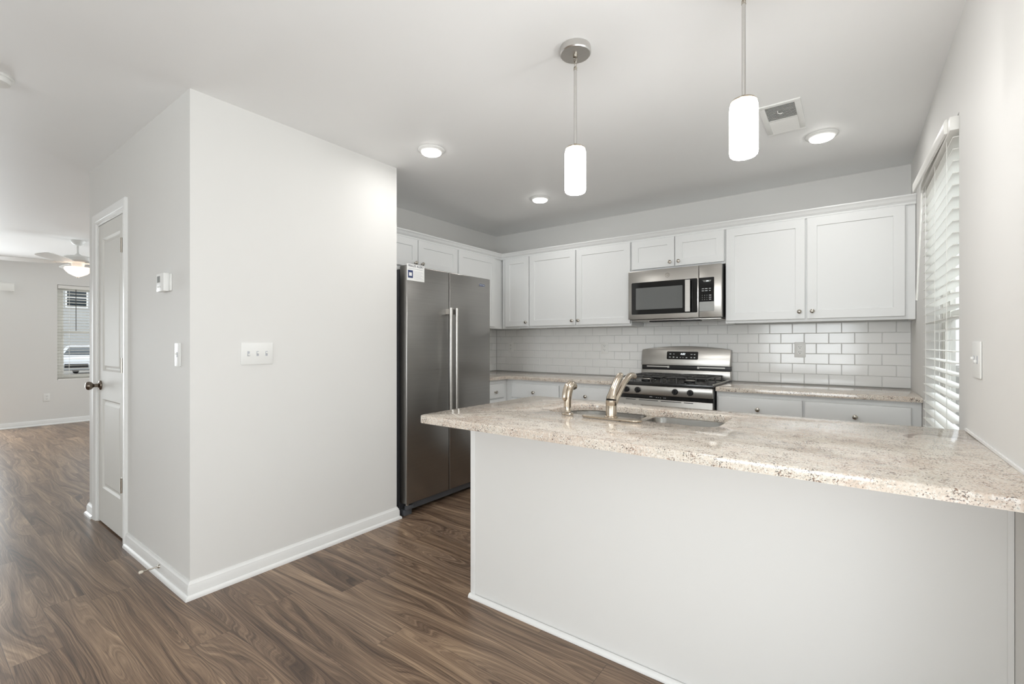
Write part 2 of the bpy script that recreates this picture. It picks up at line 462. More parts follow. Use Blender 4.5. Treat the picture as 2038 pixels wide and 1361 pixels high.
def panel_door(x0, x1, z0, z1, yf, th, panels):
    """moulded door leaf, front face at y = yf (towards -y)"""
    bm = B()
    xs = sorted({x0, x1} | {p[0] for p in panels} | {p[1] for p in panels}); zs = sorted({z0, z1} | {p[2] for p in panels} | {p[3] for p in panels})
    V = {(i, j): bm.verts.new((x, yf, z)) for i, x in enumerate(xs) for j, z in enumerate(zs)}
    pf = []
    for i in range(len(xs) - 1):
        for j in range(len(zs) - 1):
            f = bm.faces.new((V[i, j], V[i + 1, j], V[i + 1, j + 1], V[i, j + 1]))
            for p in panels:
                if abs(xs[i] - p[0]) < 1e-6 and abs(zs[j] - p[2]) < 1e-6: pf.append(f)
    bm.normal_update()
    for f in pf:
        for (t_, d_) in ((.006, -.004), (.010, -.006), (.014, 0.0), (.022, .007)):
            bmesh.ops.inset_region(bm, faces=[f], thickness=t_, depth=0)
            for v in f.verts: v.co.y -= d_
    ring = [e for e in bm.edges if len(e.link_faces) == 1]
    r = bmesh.ops.extrude_edge_only(bm, edges=ring)
    nv = [g for g in r['geom'] if isinstance(g, bmesh.types.BMVert)]
    for v in nv: v.co.y = yf + th
    ne = [g for g in r['geom'] if isinstance(g, bmesh.types.BMEdge) and all(v in nv for v in g.verts)]
    bmesh.ops.holes_fill(bm, edges=[e for e in bm.edges if len(e.link_faces) == 1])
    return bm
LF = PY1 + .004
obj('leaf', panel_door(DX0 + .014, DX1 - .014, .012, DZ - .014, LF, .035,
    [(DX0 + .105, DX1 - .105, .245, .845), (DX0 + .105, DX1 - .105, 1.035, 1.925)]), M['doorpaint'], door, smooth=20)
for hz in (1.82, 1.085, .35):
    bm = B(); cyl(bm, (DX1 - .017, LF - .013, hz - .045), (DX1 - .017, LF - .013, hz + .045), .007, seg=12)
    for k in (-.018, .018): cyl(bm, (DX1 - .017, LF - .013, hz + k - .001), (DX1 - .017, LF - .013, hz + k + .001), .0075, seg=12)
    box(bm, DX1 - .04, DX1 - .017, LF - .008, LF - .0005, hz - .045, hz + .045)
    obj('hinge', bm, M['chrome'], door)['label'] = 'polished metal hinge'
bm = B(); kx = DX0 + .07
lathe(bm, [(0, 0), (.032, 0), (.033, .004), (.030, .010), (.018, .014), (.012, .018), (.011, .036), (.016, .042), (.025, .050), (.0285, .060), (.027, .070), (.020, .078), (.008, .081), (0, .0815)], (kx, LF, .935), (0, -1, 0))
obj('knob', bm, M['bronze'], door)['label'] = 'round dark nickel door knob'

# ------------------------------------------------------------------ windows
def sash_window(name, label, opening, xin, xout, parts_mat):
    """double-hung window in a wall of constant x; xin = room face, xout = outer face"""
    y0, y1, z0, z1 = opening; s = 1 if xout > xin else -1
    r = sroot(name, label, 'window', (xin, (y0 + y1) / 2, z0))
    def L(a): return a - xin if False else a
    def bx(bm, xa, xb, ya, yb, za, zb):
        box(bm, min(xa, xb) - xin, max(xa, xb) - xin, ya - (y0 + y1) / 2, yb - (y0 + y1) / 2, za - z0, zb - z0)
    a, b = xin + s * .062, xin + s * .112
    bm = B(); f = .045
    bx(bm, a, b, y0, y0 + f, z0, z1); bx(bm, a, b, y1 - f, y1, z0, z1); bx(bm, a, b, y0 + f, y1 - f, z0, z0 + f); bx(bm, a, b, y0 + f, y1 - f, z1 - f, z1)
    obj('window_frame', bm, parts_mat, r, bev=.003)
    zm = (z0 + z1) / 2 + .01
    for nm, za, zb, o in (('lower_sash', z0 + f, zm + .018, .004), ('upper_sash', zm - .018, z1 - f, .024)):
        bm = B(); xa, xb = a + s * o, a + s * (o + .02)
        bx(bm, xa, xb, y0 + f, y0 + f + .035, za, zb); bx(bm, xa, xb, y1 - f - .035, y1 - f, za, zb)
        bx(bm, xa, xb, y0 + f + .035, y1 - f - .035, za, za + .036); bx(bm, xa, xb, y0 + f + .035, y1 - f - .035, zb - .036, zb)
        so = obj(nm, bm, parts_mat, r, bev=.002)
        bm = B(); bx(bm, xa + s * .008, xa + s * .012, y0 + f + .03, y1 - f - .03, za + .03, zb - .03)
        obj('pane', bm, M['glass'], so)
    bm = B(); bx(bm, xin + s * .002, a, y0, y1, z0, z0 + .012); obj('window_sill', bm, M['trim'], r, bev=.003)
    return r
M['winframe'] = plain('window_vinyl', lin(233, 231, 224), 0.4)
sash_window('window_1', 'window behind the white blind in the right wall', WIN_R, WX, WX + TH, M['winframe'])
sash_window('window_2', 'window with blind in the far living room wall', WIN_L, LX, LX - TH, M['winframe'])
def glazed(name, label, x0, x1, y0, y1, z0, z1, along):
    cx, cy = (x0 + x1) / 2, (y0 + y1) / 2
    r = sroot(name, label, 'door' if z0 < .1 else 'window', (cx, cy, z0))
    bm = B(); f = .06; hx, hy = (x1 - x0) / 2, (y1 - y0) / 2; hz = z1 - z0
    if along == 'y':
        box(bm, -hx, hx, -hy, -hy + f, 0, hz); box(bm, -hx, hx, hy - f, hy, 0, hz); box(bm, -hx, hx, -hy + f, hy - f, 0, f); box(bm, -hx, hx, -hy + f, hy - f, hz - f, hz); box(bm, -hx, hx, -f / 2, f / 2, f, hz - f)
    else:
        box(bm, -hx, -hx + f, -hy, hy, 0, hz); box(bm, hx - f, hx, -hy, hy, 0, hz); box(bm, -hx + f, hx - f, -hy, hy, 0, f); box(bm, -hx + f, hx - f, -hy, hy, hz - f, hz); box(bm, -f / 2, f / 2, -hy, hy, f, hz - f)
    obj('frame', bm, M['winframe'], r, bev=.003)
    bm = B()
    if along == 'y': box(bm, -.002, .002, -hy + f, hy - f, f, hz - f)
    else: box(bm, -hx + f, hx - f, -.002, .002, f, hz - f)
    obj('pane', bm, M['glass'], r)
glazed('door_2', 'glazed patio door in the right wall', WX + .04, WX + .09, PATIO[0], PATIO[1], PATIO[2], PATIO[3], 'y')
glazed('door_3', 'sliding glass door of the living room', LX - .09, LX - .04, SLIDE[0], SLIDE[1], SLIDE[2], SLIDE[3], 'y')
glazed('added_window_3', 'unseen wide window added behind the camera for fill light', 1.7, 3.4, NY - .09, NY - .04, .6, 2.1, 'x')  # unseen opening put in to light the peninsula and right wall

glazed('added_window_4', 'unseen wide window added to light the living room', -5.3, -3.3, NY - .09, NY - .04, .6, 2.1, 'x')  # invented opening that lets more light into the living room
glazed('added_window_5', 'unseen wide window added to brighten the living room wall', -5.05, -3.35, .04, .09, .6, 2.1, 'x')  # made-up opening for the lamp that lifts the living room wall
def blind(name, label, x_c, y0, y1, ztop, zbot, pitch, first, val, depth=.050, s=-1, tilt=0.0):
    """horizontal blind in a wall of constant x; s = direction to the room along x"""
    yc = (y0 + y1) / 2; hw = (y1 - y0) / 2
    r = thing(name, label, 'blind', (x_c, yc, zbot))
    bm = B(); box(bm, -.034 if s < 0 else -.024, .024, -hw, hw, ztop - .052 - zbot, ztop - zbot); obj('headrail', bm, M['blind'], r, bev=.002)
    if val:
        vx, v0, v1, vz0, vz1 = val
        bm = B(); pr_ = [(0, 0), (.010, 0), (.010, .010), (.012, .016), (.012, vz1 - vz0 - .014), (.008, vz1 - vz0 - .004), (.005, vz1 - vz0), (0, vz1 - vz0)]
        prism(bm, pr_, lambda a, b, d: (vx - x_c + s * a - .023 * (d - v0) / (v1 - v0), d - yc, vz0 - zbot + b), v0, v1)
        obj('valance', bm, M['blind'], r, bev=.001)
    bm = B(); z = first
    while z > zbot + .035:
        n = 4; top = []; bot = []
        for k in range(n + 1):
            t_ = -1 + 2 * k / n; xx = t_ * depth / 2; zz = z - zbot + .0006 * (1 - t_ * t_) + tilt * xx
            top.append((xx, zz)); bot.append((xx, zz - .0028))
        prism(bm, top + bot[::-1], lambda a, b, d: (a, d, b), -hw + .002, hw - .002)
        z -= pitch
    obj('slats', bm, M['blind'], r, smooth=25)
    bm = B(); box(bm, -depth / 2, depth / 2, -hw + .002, hw - .002, 0, .016); obj('bottom_rail', bm, M['blind'], r, bev=.003)
    bm = B()
    for q in ((-hw + .13), 0, (hw - .13)):
        for xx in (-depth / 2 - .0015, depth / 2 + .0015):
            tube(bm, [(xx, q, .012), (xx, q, ztop - .05 - zbot)], .0013, 6)
    obj('ladder_cords', bm, M['blind'], r)
    return r
bl = blind('window_blind', 'white horizontal blind with open slats on the right wall above the peninsula', 3.602, -1.706, -.790, 2.088, .62, .0457, 2.010,
      (3.568, -1.655, -.800, 2.043, 2.100))
bm = B(); tube(bm, [(-.030, .40, 1.42), (-.034, .40, 1.38), (-.055, .40, .83)], .0045, 8); obj('tilt_wand', bm, M['blind'], bl)
bl2 = blind('window_blind', 'white horizontal blind in the far living room window', LX - .028, WIN_L[0] + .006, WIN_L[1] - .006, 2.11, .665, .046, 2.035, None, s=1, tilt=0.12)
bm = B(); tube(bm, [(.03, -.25, 1.39), (.034, -.25, .75)], .004, 8); obj('tilt_wand', bm, M['slotdark'], bl2)['label'] = 'dark tilt wand'
va = thing('valance', 'white valance box high on the far living room wall at the left edge', 'valance', (LX, -4.12, 1.965))
bm = B(); box(bm, 0, .085, -1.06, 1.06, .10, .112); box(bm, .075, .085, -1.06, 1.06, 0, .10); box(bm, 0, .075, -1.06, -1.05, 0, .10); box(bm, 0, .075, 1.05, 1.06, 0, .10)
obj('box', bm, M['blind'], va, bev=.002)
bm = B(); box(bm, .015, .055, -1.04, 1.04, .06, .098); obj('track', bm, M['blind'], va)

# ------------------------------------------------------------------ tiled backsplash
def tiles(bm, u0, u1, v0, v1, fn, phase, tw=.1535, thh=.0768, skip=None):
    rows = int(math.ceil((v1 - v0) / thh))
    for r_ in range(rows):
        za = v0 + r_ * thh; zb = min(za + thh, v1)
        if zb - za < .006: continue
        off = phase + (0 if r_ % 2 == 0 else tw / 2)
        k0 = int(math.floor((u0 - off) / tw))
        for k in range(k0, int((u1 - off) / tw) + 2):
            a = max(off + k * tw, u0); b = min(off + (k + 1) * tw, u1)
            if b - a < .006: continue
            g = .0008; a2, b2, c2, d2 = a + g, b - g, za + g, zb - g; e = .0032
            O = [bm.verts.new(fn(p, q, .0045)) for p, q in ((a2, c2), (b2, c2), (b2, d2), (a2, d2))]
            I0 = [bm.verts.new(fn(p, q, .0068)) for p, q in ((a2 + e * .4, c2 + e * .4), (b2 - e * .4, c2 + e * .4), (b2 - e * .4, d2 - e * .4), (a2 + e * .4, d2 - e * .4))]
            I = [bm.verts.new(fn(p, q, .0080)) for p, q in ((a2 + e, c2 + e), (b2 - e, c2 + e), (b2 - e, d2 - e), (a2 + e, d2 - e))]
            for P, Q in ((O, I0), (I0, I)):
                for m in range(4): bm.faces.new((P[m], P[(m + 1) % 4], Q[(m + 1) % 4], Q[m]))
            bm.faces.new(I)
CT = .912
fb = lambda u, v, d: (u, -d, v)
fl = lambda u, v, d: (d, -u, v)
bm = B(); box(bm, .0, WX, -.0052, 0, CT, 1.374); box(bm, 1.70, 2.50, -.0052, 0, 1.374, 1.50)
bs_ = struct('wall_backsplash', bm, M['grout'], label='white subway tile on the back wall', cat='wall')
bm = B(); tiles(bm, .009, WX, CT, 1.3725, fb, WX); tiles(bm, 1.70, 2.50, CT + 6 * .0768, 1.50, fb, WX)
obj('tile', bm, M['tile'], bs_, smooth=15)
bm = B(); box(bm, 0, .0052, -.985, -.0052, CT, 1.374)
bs2 = struct('wall_sidesplash', bm, M['grout'], label='white subway tile beside the refrigerator', cat='wall')
bm = B(); tiles(bm, .0085, .985, CT, 1.3725, fl, .0085); obj('tile', bm, M['tile'], bs2, smooth=15)

# ------------------------------------------------------------------ cabinets
def shaker(bm, x0, x1, z0, z1, yf, th=.019, rail=.057, rec=.007):
    """five-piece door, back at y = yf, front at yf - th"""
    y = yf - th
    o = [(x0, z0), (x1, z0), (x1, z1), (x0, z1)]
    rail = min(rail, (x1 - x0) * .28, (z1 - z0) * .30)
    def ring(i, yy): return [bm.verts.new((a, yy, b)) for a, b in ((x0 + i, z0 + i), (x1 - i, z0 + i), (x1 - i, z1 - i), (x0 + i, z1 - i))]
    Rg = [ring(0, yf), ring(0, y + .0015), ring(.0015, y), ring(rail, y), ring(rail + .002, y + rec), ]
    for P, Q in zip(Rg, Rg[1:]):
        for m in range(4): bm.faces.new((P[m], P[(m + 1) % 4], Q[(m + 1) % 4], Q[m]))
    bm.faces.new(Rg[-1]); bm.faces.new(Rg[0][::-1])
def slab(bm, x0, x1, z0, z1, yf, th=.019):
    y = yf - th
    def ring(i, yy): return [bm.verts.new((a, yy, b)) for a, b in ((x0 + i, z0 + i), (x1 - i, z0 + i), (x1 - i, z1 - i), (x0 + i, z1 - i))]
    Rg = [ring(0, yf), ring(0, y + .006), ring(.003, y + .002), ring(.010, y)]
    for P, Q in zip(Rg, Rg[1:]):
        for m in range(4): bm.faces.new((P[m], P[(m + 1) % 4], Q[(m + 1) % 4], Q[m]))
    bm.faces.new(Rg[-1]); bm.faces.new(Rg[0][::-1])
KN = [(0, 0), (.008, 0), (.006, .003), (.005, .010), (.006, .014), (.012, .018), (.0145, .022), (.0140, .026), (.010, .029), (0, .030)]
def knob(parent, x, y, z):
    bm = B(); lathe(bm, KN, (x, y, z), (0, -1, 0), 20); obj('knob', bm, M['chrome'], parent)
UD = .305
def upper(label, loc, rz, w, h, doors, x_off=0, d=UD):
    """doors: (x0, x1, z0, z1, knob x, knob z) local to the cabinet's lower left back corner"""
    r = thing('wall_cabinet', label, 'cabinet', loc, rz, 'white shaker wall cabinets')
    bm = B(); box(bm, 0, w, -d + .02, -.0005, .012, h); box(bm, 0, w, -d, -d + .02, 0, h); box(bm, 0, .016, -d + .02, -.0005, 0, .012); box(bm, w - .016, w, -d + .02, -.0005, 0, .012)
    obj('carcass', bm, M['cabinet'], r, bev=.0008, seg=1)
    for (a, b, c, e, kx_, kz_) in doors:
        bm = B(); shaker(bm, a, b, c, e, -d - .0015); dr = obj('door', bm, M['cabinet'], r, smooth=20)
        if kx_ is not None: knob(dr, kx_, -d - .0205, kz_)
    return r
UZ, UT = 1.372, 2.118
dz0, dz1 = 1.392 - UZ, 2.090 - UZ; kz = 1.392 + .033 - UZ + .012
g = .0006
def U(x0, x1, doors, label, zb=UZ):
    return upper(label, (x0 + g, -.0085 if zb > 1.5 else -.0005, zb), 0, x1 - x0 - 2 * g, UT - zb, [(a - x0, b - x0, c - zb, e - zb, (k - x0 if k else None), (kq - zb if kq else None)) for a, b, c, e, k, kq in doors], d=UD - .008 if zb > 1.5 else UD)
KZ = 1.432
U(.326, .670, [(.373, .664, 1.392, 2.090, .640, KZ)], 'narrow white wall cabinet with one door, next to the inside corner')
U(.670, 1.734, [(.677, 1.193, 1.392, 2.090, 1.165, KZ), (1.203, 1.727, 1.392, 2.090, 1.231, KZ)], 'white double-door wall cabinet left of the microwave')
U(1.734, 2.487, [(1.742, 2.104, 1.850, 2.090, 2.072, 1.885), (2.110, 2.479, 1.850, 2.090, 2.142, 1.885)], 'short white double-door wall cabinet above the microwave', 1.834)
U(2.487, 3.590, [(2.495, 3.004, 1.392, 2.090, 2.972, KZ + .01), (3.016, 3.537, 1.392, 2.090, 3.048, KZ + .01)], 'large white double-door wall cabinet beside the window blind')
def UL(y0, y1, doors, label, zb):
    return upper(label, (.0005, y0 + g, zb), R(90), y1 - y0 - 2 * g, UT - zb, [(a - y0, b - y0, c - zb, e - zb, (k - y0 if k else None), (kq - zb if kq else None)) for a, b, c, e, k, kq in doors])
UL(-2.026, -.983, [(-1.940, -1.479, 1.856, 2.090, -1.512, 1.892), (-1.470, -.992, 1.856, 2.090, -1.436, 1.892)], 'short white double-door wall cabinet above the refrigerator', 1.834)
UL(-.983, -.010, [(-.974, -.432, 1.392, 2.090, None, None)], 'white one-door wall cabinet between refrigerator and corner', UZ)
# crown moulding over both cabinet runs
CP = [(0, 2.092), (.010, 2.092), (.013, 2.098), (.010, 2.104), (.012, 2.108), (.020, 2.113), (.026, 2.122), (.029, 2.132), (.036, 2.138), (.040, 2.143), (.040, 2.150), (0, 2.150)]
bm = B(); sweep(bm, [(UD + .0015, -2.026), (UD + .0015, -UD - .0015), (WX - .001, -UD - .0015)], CP)
cr = obj('crown_moulding', bm, M['cabinet']); tag(cr, 'white crown moulding along the tops of the wall cabinets', 'moulding')

def lower(label, loc, rz, w, cols, blind_l=0, d=.61):
    r = thing('base_cabinet', label, 'cabinet', loc, rz, 'white base cabinets')
    bm = B(); box(bm, 0, w, -d, -.0005, .10, .880); box(bm, 0, w, -d + .07, -.0005, 0.0005, .10)
    obj('carcass', bm, M['cabinet'], r, bev=.0008, seg=1)
    for (a, b) in cols:
        bm = B(); slab(bm, a, b, .712, .848, -d - .0012); dr = obj('drawer', bm, M['cabinet'], r, smooth=20)
        knob(dr, (a + b) / 2, -d - .020, .772)
        bm = B(); shaker(bm, a, b, .118, .700, -d - .0012); dd = obj('door', bm, M['cabinet'], r, smooth=20)
        knob(dd, b - .03, -d - .020, .655)
    return r
lower('white base cabinet with one drawer beside the refrigerator', (.0005, -.985, 0), R(90), .974, [(.02, .313)])
lower('white base cabinet with two drawers left of the range', (.612, -.0005, 0), 0, 1.119, [(.066, .581), (.592, 1.112)])
lower('white base cabinet with two drawers right of the range', (2.491, -.0005, 0), 0, 1.099, [(.009, .520), (.531, 1.053)])

# worktops
def slabtop(bm, outer, holes, z0, z1):
    loops = []
    for poly in [outer] + holes:
        vs = [bm.verts.new((a, b, z1)) for a, b in poly]
        loops.append([bm.edges.new((vs[k], vs[(k + 1) % len(vs)])) for k in range(len(vs))])
    es = [e for l in loops for e in l]
    r = bmesh.ops.triangle_fill(bm, use_beauty=True, edges=es)
    fs = [f for f in r['geom'] if isinstance(f, bmesh.types.BMFace)]
    ex = bmesh.ops.extrude_face_region(bm, geom=fs)
    for v in [q for q in ex['geom'] if isinstance(q, bmesh.types.BMVert)]: v.co.z = z0
    bmesh.ops.recalc_face_normals(bm, faces=bm.faces[:])
    es = [e for e in bm.edges if len(e.link_faces) == 2 and e.calc_face_angle(0) > R(60) and abs(e.verts[0].co.z - e.verts[1].co.z) < 1e-5 and e.verts[0].co.z > z1 - 1e-4]
    bmesh.ops.bevel(bm, geom=es, offset=.005, segments=3, profile=0.5, affect='EDGES')
bm = B(); slabtop(bm, [(.009, -.985), (.645, -.985), (.645, -.645), (1.732, -.645), (1.732, -.009), (.009, -.009)], [], .882, CT - .0005)
tag(obj('countertop', bm, M['granite']), 'granite worktop in the back corner between refrigerator and range', 'countertop')
bm = B(); slabtop(bm, [(2.490, -.645), (WX - .001, -.645), (WX - .001, -.009), (2.490, -.009)], [], .882, CT - .0005)
tag(obj('countertop', bm, M['granite']), 'granite worktop between the range and the right wall', 'countertop')
IX, IY0, IY1 = 1.768, -2.787, -1.865
HOLE = rrect(2.135, 2.868, -2.343, -2.010, [.07, .13, .06, .06], 8)
outer = [(IX + .045 * (1 - math.cos(R(a))), IY0 + .045 * (1 - math.sin(R(a)))) for a in range(0, 91, 15)]
outer = outer + [(WX - .001, IY0), (WX - .001, IY1), (IX + .02, IY1), (IX, IY1 - .02)]
bm = B(); slabtop(bm, outer, [HOLE], .882, CT)
tag(obj('countertop', bm, M['granite']), 'long granite peninsula worktop with the sink cut into it', 'countertop')
bm = B(); box(bm, WX - .007, WX - .0005, -2.80, -1.866, CT + .0005, CT + .008)
struct('trim_1', bm, M['trim'], label='white caulk line where peninsula meets wall', cat='trim')

# peninsula base
pen = thing('peninsula_base', 'pale panelled peninsula base under the long granite worktop', 'cabinet', (1.79, -1.90, 0))
bm = B(); wP = WX - 1.79 - .001
box(bm, 0, wP, -.545, -.54, .0005, .8785); box(bm, 0, .02, -.54, -.005, .0005, .881); box(bm, .02, wP, -.54, -.53, .1, .881); box(bm, wP - .02, wP, -.53, -.005, .1, .881); box(bm, .02, wP, -.53, -.06, .1, .115)
obj('carcass', bm, M['cabinet'], pen)
bm = B(); box(bm, 0, wP, -.555, -.5455, .0005, .881); obj('back_panel', bm, M['wall'], pen)
bm = B(); box(bm, -.004, .024, -.559, -.5552, .0005, .881); box(bm, -.004, -.0003, -.5552, -.530, .0005, .881); obj('corner_trim', bm, M['trim'], pen, bev=.001)
bm = B(); box(bm, wP - .012, wP, -.558, -.5552, .0005, .881); obj('wall_trim', bm, M['wall'], pen, bev=.0005)
bm = B(); pp = [(0, 0.0005), (.016, .0005)] + [(.016 * math.cos(R(a)), .004 + .015 * math.sin(R(a))) for a in range(0, 91, 15)] + [(0, .019)]
prism(bm, pp, lambda a, b, d: (d, -.5595 - a, b), -.006, wP); obj('shoe_moulding', bm, M['trim'], pen)
for a, b in ((.03, .36), (.37, .78), (.79, 1.22), (1.23, 1.75)):
    bm = B(); v0 = len(bm.verts); shaker(bm, a, b, .118, .865, 0)
    for v in bm.verts: v.co = Vector((v.co.x, -.0045 - v.co.y, v.co.z))
    obj('door', bm, M['cabinet'], pen, smooth=20)

# ------------------------------------------------------------------ sink, faucet, sprayer
sink = thing('kitchen_sink', 'stainless double-bowl sink set into the peninsula worktop', 'sink', (2.5, -2.18, .882))
def bowl(x0, x1, y0, y1, r, depth):
    bm = B(); rings = []
    for (ins, z) in ((0, -.0012), (.002, -.006), (.008, -depth * .55), (.016, -depth + .03), (.035, -depth + .006), (.06, -depth), (.10, -depth - .003)):
        rr = [max(.01, q - ins * .5) for q in r]
        rings.append([bm.verts.new((a - 2.5, b + 2.18, z)) for a, b in rrect(x0 + ins, x1 - ins, y0 + ins, y1 - ins, rr, 8)])
    n = len(rings[0])
    for P, Q in zip(rings, rings[1:]):
        for m in range(n): bm.faces.new((P[m], P[(m + 1) % n], Q[(m + 1) % n], Q[m]))
    bm.faces.new(rings[-1])
    geom = bm.faces[:]
    bmesh.ops.solidify(bm, geom=geom, thickness=-.0012)
    return bm
for nm, args in (('bowl', (2.130, 2.500, -2.350, -2.002, [.05, .13, .06, .05], .20)), ('bowl', (2.535, 2.873, -2.350, -2.012, [.07, .05, .05, .06], .20))):
    b_ = obj(nm, bowl(*args), M['bowl'], sink, smooth=60)
    cx, cy = (args[0] + args[1]) / 2 - 2.5, (args[2] + args[3]) / 2 + 2.18
    bm = B(); lathe(bm, [(0, 0), (.020, 0), (.022, .003), (.042, .004), (.045, .001), (.045, -.002), (0, -.002)], (cx, cy, -.2005)); obj('drain', bm, M['chrome'], b_)
bm = B(); slabtop(bm, [(a - 2.5, b + 2.18) for a, b in rrect(2.105, 2.898, -2.372, -1.985, .03, 4)],
    [[(a - 2.5, b + 2.18) for a, b in rrect(x0_, x1_, y0_, y1_, r_, 8)] for x0_, x1_, y0_, y1_, r_ in ((2.130, 2.500, -2.350, -2.002, [.05, .13, .06, .05]), (2.535, 2.873, -2.350, -2.012, [.07, .05, .05, .06]))], -.0030, -.0006)
obj('rim', bm, M['bowl'], sink, smooth=50)

fa = thing('kitchen_faucet', 'brushed nickel single-lever faucet on a long base plate', 'faucet', (2.48, -2.385, CT))
bm = B(); prism(bm, rrect(-.128, .128, -.028, .028, .0275, 8), lambda a, b, d: (a, b, d), .0003, .009)
bevel(bm, .003, 2); obj('base_plate', bm, M['nickel'], fa)
bm = B(); lathe(bm, [(0, .009), (.027, .009), (.027, .012), (.0215, .014), (.0215, .055), (.0212, .0555), (.0212, .0565), (.0215, .057), (.0215, .077), (.0, .077)], (0, 0, 0), seg=32)
obj('body', bm, M['nickel'], fa)
bm = B(); lathe(bm, [(0, .077), (.0205, .077), (.0205, .0795), (0, .0795)], (0, 0, 0)); obj('seam_ring', bm, M['slotdark'], fa)
def curve(pts, n=16):
    """Catmull-Rom through pts"""
    P = [Vector(p) for p in pts]; P = [2 * P[0] - P[1]] + P + [2 * P[-1] - P[-2]]; out = []
    for i in range(1, len(P) - 2):
        for k in range(n):
            t_ = k / n; a, b, c, d = P[i - 1:i + 3]
            out.append(.5 * ((2 * b) + (c - a) * t_ + (2 * a - 5 * b + 4 * c - d) * t_ ** 2 + (3 * b - a - 3 * c + d) * t_ ** 3))
    out.append(P[-2]); return out
def lerp_r(rs, n):
    out = []
    for i in range(n):
        f = i / (n - 1) * (len(rs) - 1); k = min(int(f), len(rs) - 2); out.append(rs[k] + (rs[k + 1] - rs[k]) * (f - k))
    return out
c_ = curve([(0, 0, .0795), (0, .004, .092), (0, .020, .116), (0, .052, .148), (0, .088, .172), (0, .106, .177)], 10)
bm = B(); tube(bm, c_, lerp_r([.0212, .0205, .0165, .0150, .0160, .0135, .006], len(c_)), 20, flat=(1.0, .78, (1, 0, 0))); obj('lever_handle', bm, M['nickel'], fa)
c_ = curve([(0, .006, .050), (0, .030, .066), (0, .075, .100), (0, .130, .138), (0, .190, .163), (0, .232, .164), (0, .244, .158)], 10)
bm = B(); tube(bm, c_, lerp_r([.012, .0145, .0140, .0135, .0140, .0140, .0130], len(c_)), 20, flat=(1.0, .9, (1, 0, 0))); obj('spout', bm, M['nickel'], fa)
sp = thing('side_sprayer', 'brushed nickel pull-out sprayer standing left of the faucet', 'sprayer', (2.274, -2.378, CT))
bm = B(); lathe(bm, [(0, .0003), (.0255, .0003), (.0265, .003), (.024, .007), (.016, .010), (.0125, .016), (.0125, .030), (0, .030)]); obj('base', bm, M['nickel'], sp)
c_ = curve([(0, 0, .031), (0, 0, .060), (0, .002, .085), (0, .010, .108), (0, .030, .124), (0, .050, .122), (0, .062, .112)], 8)
bm = B(); tube(bm, c_, lerp_r([.0155, .0165, .0185, .0200, .0190, .0170, .0140], len(c_)), 20); obj('spray_head', bm, M['nickel'], sp)
c_ = curve([(0, -.020, .060), (0, -.028, .074), (0, -.023, .098), (0, -.008, .124), (0, .018, .142)], 8)
bm = B(); tube(bm, c_, lerp_r([.004, .0105, .0105, .0095, .005], len(c_)), 14); obj('trigger', bm, M['nickel'], sp)
bm = B(); lathe(bm, [(0, .030), (.0158, .030), (.0158, .0335), (0, .0335)]); obj('collar', bm, M['chrome'], sp)

# ------------------------------------------------------------------ refrigerator
FX = .772
fr = thing('refrigerator', 'dark stainless side-by-side refrigerator beside the pantry wall', 'refrigerator', (.03, -1.985, 0), R(90))
# local: x along the wall (world +y), -y towards the room (world +x)
FW, FD = .925, FX - .03
bm = B(); box(bm, .006, FW - .006, -FD + .085, 0, .035, 1.745); obj('cabinet_shell', bm, M['fridgeside'], fr, bev=.004)
split = .425
def fdoor(a, b):
    bm = B(); box(bm, a, b, -FD, -FD + .075, .092, 1.768); bevel(bm, .007, 3)
    return bm
d1 = obj('door', fdoor(.002, split - .003), M['fridge'], fr); d2 = obj('door', fdoor(split + .003, FW - .002), M['fridge'], fr)
for dpar, hx in ((d1, split - .030), (d2, split + .034)):
    bm = B(); tube(bm, curve([(hx, -FD - .048, .640), (hx, -FD - .048, 1.06), (hx, -FD - .048, 1.480)], 4), .0125, 16)
    for zz in (.655, 1.462):
        cyl(bm, (hx, -FD - .048, zz - .028), (hx, -FD - .048, zz + .028), .0150, seg=18); box(bm, hx - .009, hx + .009, -FD - .048, -FD - .0004, zz - .020, zz + .020)
    obj('handle', bm, M['steel'], dpar)
bm = B(); box(bm, .09, FW - .03, -FD + .050, -FD + .084, .030, .088); obj('toe_grille', bm, M['fridgegrille'], fr, bev=.003)
bm = B(); box(bm, .012, .085, -FD + .040, -FD + .084, .0005, .044); box(bm, .020, .085, -FD + .022, -FD + .045, .046, .074); obj('foot', bm, M['fridgegrille'], fr, bev=.003)
bm = B(); box(bm, FW - .085, FW - .012, -FD + .040, -FD + .084, .0005, .044); obj('foot', bm, M['fridgegrille'], fr, bev=.003)
bm = B(); cyl(bm, (.035, -FD + .035, .074), (.035, -FD + .035, .0915), .012); obj('hinge_pin', bm, M['steel'], fr)
bm = B(); box(bm, .012, .075, -FD + .030, -FD + .15, 1.7455, 1.762); obj('hinge_cover', bm, M['plastic'], fr, bev=.003)
bm = B(); prism(bm, rrect(.772, .852, 1.694, 1.720, .011, 5), lambda a, b, d: (a, d, b), -FD - .0022, -FD - .0003); bd = obj('badge', bm, M['steel'], d2)
bm = B(); prism(bm, rrect(.775, .849, 1.697, 1.717, .009, 5), lambda a, b, d: (a, d, b), -FD - .0027, -FD - .0020); obj('badge_face', bm, M['navy'], bd)
text('lettering', 'MAYTAG', .0155, M['mark'], bd, (.812, -FD - .0030, 1.7068), (R(90), 0, 0), .0003)
